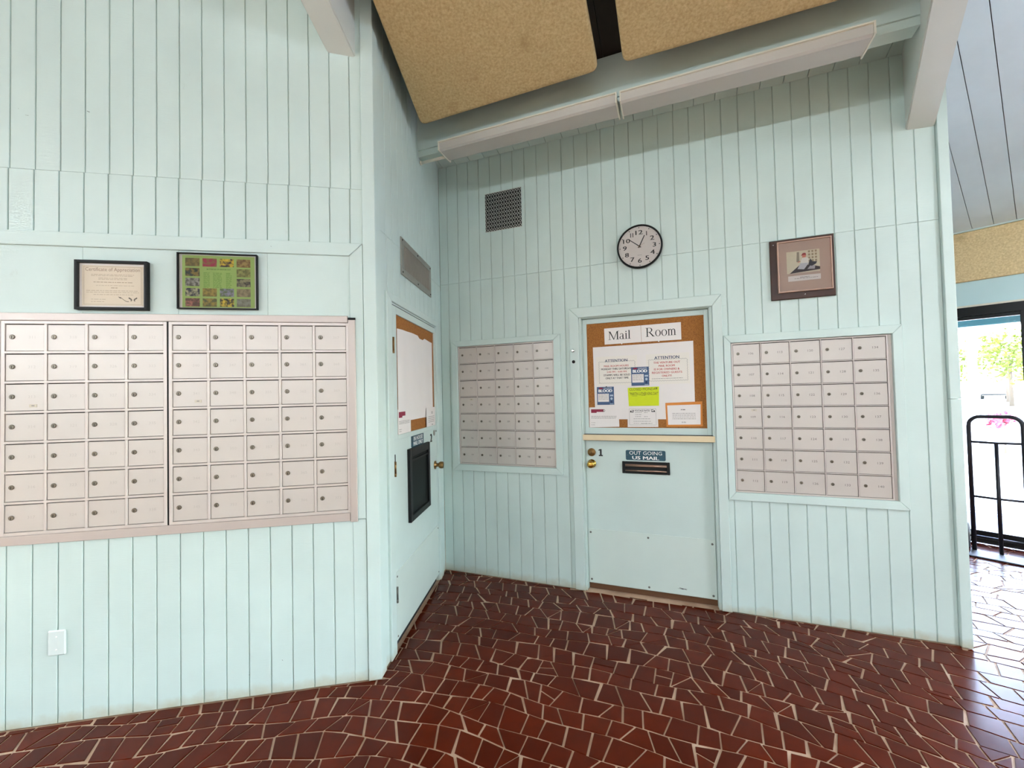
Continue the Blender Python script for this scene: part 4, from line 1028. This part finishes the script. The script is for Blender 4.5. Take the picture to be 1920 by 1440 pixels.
for k, (a, b, dd) in enumerate(((-.95, .19, -.06), (.19, 1.33, -.03), (1.33, 2.47, -.06), (2.47, 3.6, -.03))):
    def leaf(m, a=a, b=b, dd=dd):
        m.box(a, a + .075, dd - .02, dd + .018, .04, 2.118); m.box(b - .004, b + .07, dd - .02, dd + .018, .04, 2.118); m.box(a + .075, b - .004, dd - .02, dd + .018, .041, .105); m.box(a + .075, b - .004, dd - .02, dd + .018, 2.085, 2.118)
    lf = c3('door_leaf', leaf, FRM); m = MB(); m.box(a + .07, b, dd - .004, dd + .002, .1, 2.09); part('pane', m, GLASS, lf)

# hand truck in front of the entrance
HT = Frame(4.044, 3.756, math.radians(-51.9))
t = thing('hand_truck', 'black tubular hand truck standing in front of the glass doors', 'hand truck', HT, .155, 0, 0); o = (.155, 0, 0)
pts = [(0, -.02, .012), (0, -.02, 1.10)]
for k in range(1, 7): a = math.radians(180 - 15 * k); pts.append((.075 + .075 * math.cos(a), -.02, 1.115 + .075 * math.sin(a)))
for k in range(0, 7): a = math.radians(90 - 15 * k); pts.append((.235 + .075 * math.cos(a), -.02, 1.115 + .075 * math.sin(a)))
pts += [(.31, -.02, 1.10), (.31, -.02, .012)]
m = MB(o); m.tube(pts, .0155); part('tube_frame', m, CARTB, t)
for z in (.966, .486): m = MB(o); m.tube([(.0, -.02, z), (.155, -.016, z - .003), (.31, -.02, z)], .010); part('crossbar', m, CARTB, t)
m = MB(o); m.tube([(.157, -.02, .012), (.157, -.02, .966)], .0135); part('centre_post', m, CARTB, t)
m = MB(o); m.box(-.022, .335, -.03, .185, .004, .014, .003); part('toe_plate', m, PLATE, t, 'grey scuffed toe plate')
m = MB(o); m.prof([(-.085, .011), (.40, .011)], 12, -.10, .115, 'u'); part('axle', m, CARTB, t)
for x in (-.075, .355):
    m = MB(o); m.prof([(x, .06), (x + .004, .108), (x + .026, .112), (x + .034, .112), (x + .041, .108), (x + .045, .06)], 24, -.10, .1145, 'u'); w = part('wheel', m, RUBBER, t)
    m = MB(o); m.prof([(x - .002, .04), (x + .047, .04)], 16, -.10, .1145, 'u'); part('hub', m, GALV, w)
for x in (.0, .31):
    m = MB(o); m.tube([(x, -.02, .30), (x, -.10, .115)], .009); part('axle_bracket', m, CARTB, t)

# ------------------------------------------------------------------ outer walls of the round room (mostly out of view)
for k in range(2, 12):
    nrm = bay(k); fr = Frame(HUB.x + nrm.x * OUT, HUB.y + nrm.y * OUT, math.atan2(nrm.y, nrm.x) - math.pi / 2)
    hw = OUT * t15 + .02
    m = MB()
    if k == 2:
        m.box(-hw, hw, -.12, 0, 2.216, 3.05); m.box(-hw, -hw + .35, -.12, 0, 0, 2.216); m.box(hw - .35, hw, -.12, 0, 0, 2.216)
        struct('wall_%d' % k, fr, mb=m, mats=FARW)
        wn = struct('window_%d' % (k - 1), fr)
        for j in range(5):
            m = MB(); x = -hw + .35 + j * (2 * hw - .70) / 4; m.box(x - .035, x + .035, -.09, -.03, .06, 2.15); part('mullion', m, FRM, wn)
        m = MB(); m.box(-hw + .35, hw - .35, -.09, -.03, 0, .06); m.box(-hw + .35, hw - .35, -.09, -.03, 2.15, 2.216); part('frame', m, FRM, wn)
        m = MB(); m.box(-hw + .35, hw - .35, -.06, -.055, .06, 2.15); part('pane', m, GLASS, wn)
    else:
        m.box(-hw, hw, -.12, 0, 0, 3.05); struct('wall_%d' % k, fr, mb=m, mats=FARW)
nrm = bay(0); fr = Frame(HUB.x + nrm.x * OUT, HUB.y + nrm.y * OUT, math.atan2(nrm.y, nrm.x) - math.pi / 2)
m = MB(); m.box(-2.3, 2.3, -.12, 0, 0, 3.05); struct('wall_outer', fr, mb=m, mats=MINT)
# lit strip lights in the other bays (behind the camera); entrance bay's is added fill
for k in (1, 2, 5, 6, 7, 8, 9, 10):
    nrm = bay(k); fr = Frame(HUB.x + nrm.x * 5.48, HUB.y + nrm.y * 5.48, math.atan2(nrm.y, nrm.x) - math.pi / 2)
    t = thing('ceiling_light', 'added half lit strip light, unseen, in the entrance bay' if k == 1 else 'lit white strip light in another bay of the round room', 'light', fr, 0, 0, 3.21, 'lit strip lights of the round room')
    m = MB((0, 0, 3.21)); m.box(-1.22, 1.22, -.085, .085, 3.225, 3.28); m.box(-.9, -.86, -.02, .02, 3.28, zc(5.48) + .13); m.box(.86, .9, -.02, .02, 3.28, zc(5.48) + .13); part('housing', m, STEELW, t)
    if k == 1:
        m = MB((0, 0, 3.21)); m.box(-1.20, -.01, -.08, .08, 3.165, 3.2245, .012); part('lens', m, LENS, t)
    m = MB((0, 0, 3.21)); m.box(.01 if k == 1 else -1.20, 1.20, -.08, .08, 3.165, 3.2245, .012); part('lit_lens', m, GLOWW if k == 1 else GLOW, t)

# ------------------------------------------------------------------ outside
def ground(name, fr, u0, u1, d0, d1, z0, z1, mat):
    m = MB(); m.box(u0, u1, d0, d1, z0, z1); return struct(name, fr, mb=m, mats=mat)
PORCH = plain('shaded_porch_concrete', (34, 50, 84), .6, var=.06, vscale=4)  # bluish shade of the building is put into the concrete colour
PAVE = plain('pale_paving', (210, 205, 192), .8, var=.05, vscale=2)
ASPH = plain('road_surface', (150, 148, 144), .9, var=.06, vscale=3)
ground('porch_pavement', C, -4, 14, -1.92, -.12, -.2, -.05, PORCH); ground('porch_kerb', C, -4, 14, -1.60, -1.55, -.1, -.045, PAVE); ground('porch_kerb', C, -4, 14, -1.76, -1.72, -.1, -.045, PAVE)
ground('pavement', C, -30, 40, -8.5, -1.92, -.3, -.06, PAVE); ground('road', C, -60, 80, -70, -8.5, -.3, -.08, ASPH)
m = MB(); m.box(-4, 8, -1.0, -.88, 2.10, 2.5); m.box(-4, 8, -1.0, -.12, 2.5, 2.6); struct('porch_roof', C, mb=m, mats=plain('teal_fascia', (62, 112, 120), .5, var=.02))
LEAF = [plain('leaf_yellow_green', (116, 126, 34), .6, var=.2, vscale=3), plain('leaf_green', (84, 112, 48), .6, var=.2, vscale=3), plain('leaf_pink', (206, 84, 110), .6, var=.15, vscale=6)]
BARK = plain('bark', (112, 96, 80), .9, var=.15)
def leaves(m, cx, cy, cz, rx, ry, rz, n, s, rr):
    for _ in range(n):
        while True:
            p = Vector((rr.uniform(-1, 1), rr.uniform(-1, 1), rr.uniform(-1, 1)))
            if .3 < p.length < 1: break
        c = Vector((cx + p.x * rx, cy + p.y * ry, cz + p.z * rz)); a = Vector((rr.gauss(0, 1), rr.gauss(0, 1), rr.gauss(0, 1))).normalized(); b = a.cross(Vector((rr.gauss(0, 1), rr.gauss(0, 1), rr.gauss(0, 1)))).normalized()
        q = s * rr.uniform(.6, 1.3); v = [m.bm.verts.new(c + a * q), m.bm.verts.new(c + b * q * .5), m.bm.verts.new(c - a * q), m.bm.verts.new(c - b * q * .5)]; m.bm.faces.new(v)
def tree(x, y, h, r, label, mat, n=1400, s=.17, name='tree', cat='tree', group=None, trunk=.12, zb=-.08):
    o = bpy.data.objects.new(name, None); COL.objects.link(o); o.location = (x, y, zb); o['label'] = label; o['category'] = cat
    if group: o['group'] = group
    rr = random.Random(int(x * 100)); m = MB()
    for _ in range(5): leaves(m, rr.uniform(-.5, .5) * r, rr.uniform(-.5, .5) * r, h - r * .7 + rr.uniform(-.25, .2) * r, r * .75, r * .75, r * .6, n // 5, s, rr)
    me = m.mesh('foliage', mat); part_o = link('foliage', me, o); part_o['kind'] = 'stuff'
    m = MB(); m.prof([(0, trunk), (h * .5, trunk * .7), (h - r * .6, trunk * .3)], 10, 0, 0, 'z'); part('trunk', m, BARK, o)
tree(26.2, 26.6, 4.7, 2.3, 'yellow-green tree left of the pale pole across the road', LEAF[0], group='trees across the road')
tree(33.0, 27.9, 5.0, 2.4, 'broad yellow-green tree right of the pale pole across the road', LEAF[0], group='trees across the road')
tree(28.4, 20.0, 3.6, 1.7, 'green tree at the right edge of the glass door view', LEAF[1], group='trees across the road')
tree(37.0, 39.2, 5.2, 2.6, 'green tree far behind the parked white van', LEAF[1], group='trees across the road')
tree(10.75, 9.25, .92, .26, 'pink flowering shrub behind the hand truck, beyond the glass', LEAF[2], 260, .07, 'flowering_shrub', 'shrub', None, .02, -.06)
tree(11.35, 8.75, .88, .40, 'yellow-green low shrub right of the pink flowering shrub', LEAF[0], 300, .08, 'low_shrub', 'shrub', None, .02, -.06)
tree(9.85, 9.55, .8, .22, 'small pink flowering shrub left of the grey bollard', LEAF[2], 160, .06, 'flowering_shrub', 'shrub', None, .02, -.06)
# palm
o = bpy.data.objects.new('palm_tree', None); COL.objects.link(o); o.location = (40.0, 34.0, -.08); o['label'] = 'slim palm with drooping fronds above the tree line'; o['category'] = 'palm tree'
m = MB(); m.prof([(0, .16), (4.3, .11)], 10, 0, 0, 'z'); part('trunk', m, BARK, o)
for k in range(11):
    a = k * 2.4; m = MB(); prev = None
    for q in range(7):
        f = q / 6; r = 1.7 * f; z = 4.3 + .8 * math.sin(f * 2.2) - 1.1 * f * f * (.6 + .4 * (k % 3)); w = .22 * math.sin(.3 + f * 2.7)
        c = Vector((r * math.cos(a), r * math.sin(a), z)); sd = Vector((-math.sin(a), math.cos(a), 0)) * w
        cur = [m.bm.verts.new(c - sd + Vector((0, 0, -.1))), m.bm.verts.new(c), m.bm.verts.new(c + sd + Vector((0, 0, -.1)))]
        if prev: m.bm.faces.new((prev[0], cur[0], cur[1], prev[1])); m.bm.faces.new((prev[1], cur[1], cur[2], prev[2]))
        prev = cur
    part('frond', m, LEAF[1], o)
def simple(name, label, cat, x, y, z, ang=0):
    o = bpy.data.objects.new(name, None); COL.objects.link(o); o.location = (x, y, z); o.rotation_euler = (0, 0, ang); o['label'] = label; o['category'] = cat; return o
o = simple('utility_pole', 'tall pale pole standing across the road between the trees', 'pole', 14.76, 13.5, -.08)
m = MB(); m.prof([(0, .13), (.3, .12), (3.6, .10)], 14, 0, 0, 'z'); part('shaft', m, plain('pole_white', (232, 230, 224), .5), o)
m = MB(); m.prof([(0, .17), (.05, .17), (.07, .12)], 14, 0, 0, 'z'); part('base_plate', m, STEELW, o)
o = simple('bollard', 'slim grey bollard behind the hand truck, beyond the glass', 'bollard', 10.40, 9.37, -.06)
m = MB(); m.prof([(0, .055), (.95, .055), (1.0, .04), (1.02, .01)], 14, 0, 0, 'z'); part('post', m, plain('bollard_grey', (122, 122, 128), .5), o)
m = MB(); m.prof([(.8, .058), (.88, .058)], 14, 0, 0, 'z'); part('band', m, WHITEINK, o)
# parked van
VANW = plain('van_white', (236, 236, 234), .35, var=.01); GLD = plain('van_glass', (150, 160, 170), .1)
o = simple('van', 'parked white van with rounded front across the road', 'van', 48.2, 42.2, -.08, math.radians(221))
m = MB(); pr_ = [(-2.3, .35), (2.0, .35), (2.3, .6), (2.3, 1.0), (1.9, 1.2), (1.3, 2.1), (1.0, 2.25), (-2.2, 2.25), (-2.35, 2.0), (-2.35, .6)]
m.poly(pr_, -.9, .9); bmesh.ops.bevel(m.bm, geom=m.bm.edges[:], offset=.1, segments=2, affect='EDGES'); part('body', m, VANW, o)
m = MB(); m.flat(((1.40, 1.28), (1.86, 1.28), (1.32, 2.02), (1.25, 2.02)), .91); m.rect(.3, 1.2, 1.3, 2.0, .905); part('side_window', m, GLD, o)
m = MB(); m.box(-2.30, 2.33, -.80, .80, .38, .52); part('bumper', m, RUBBER, o)
for x in (-1.5, 1.45):
    for y in (-.80, .80):
        m = MB(); m.prof([(y - .1, .2), (y - .1, .34), (y + .1, .34), (y + .1, .2)], 18, x, .34); part('wheel', m, RUBBER, o)
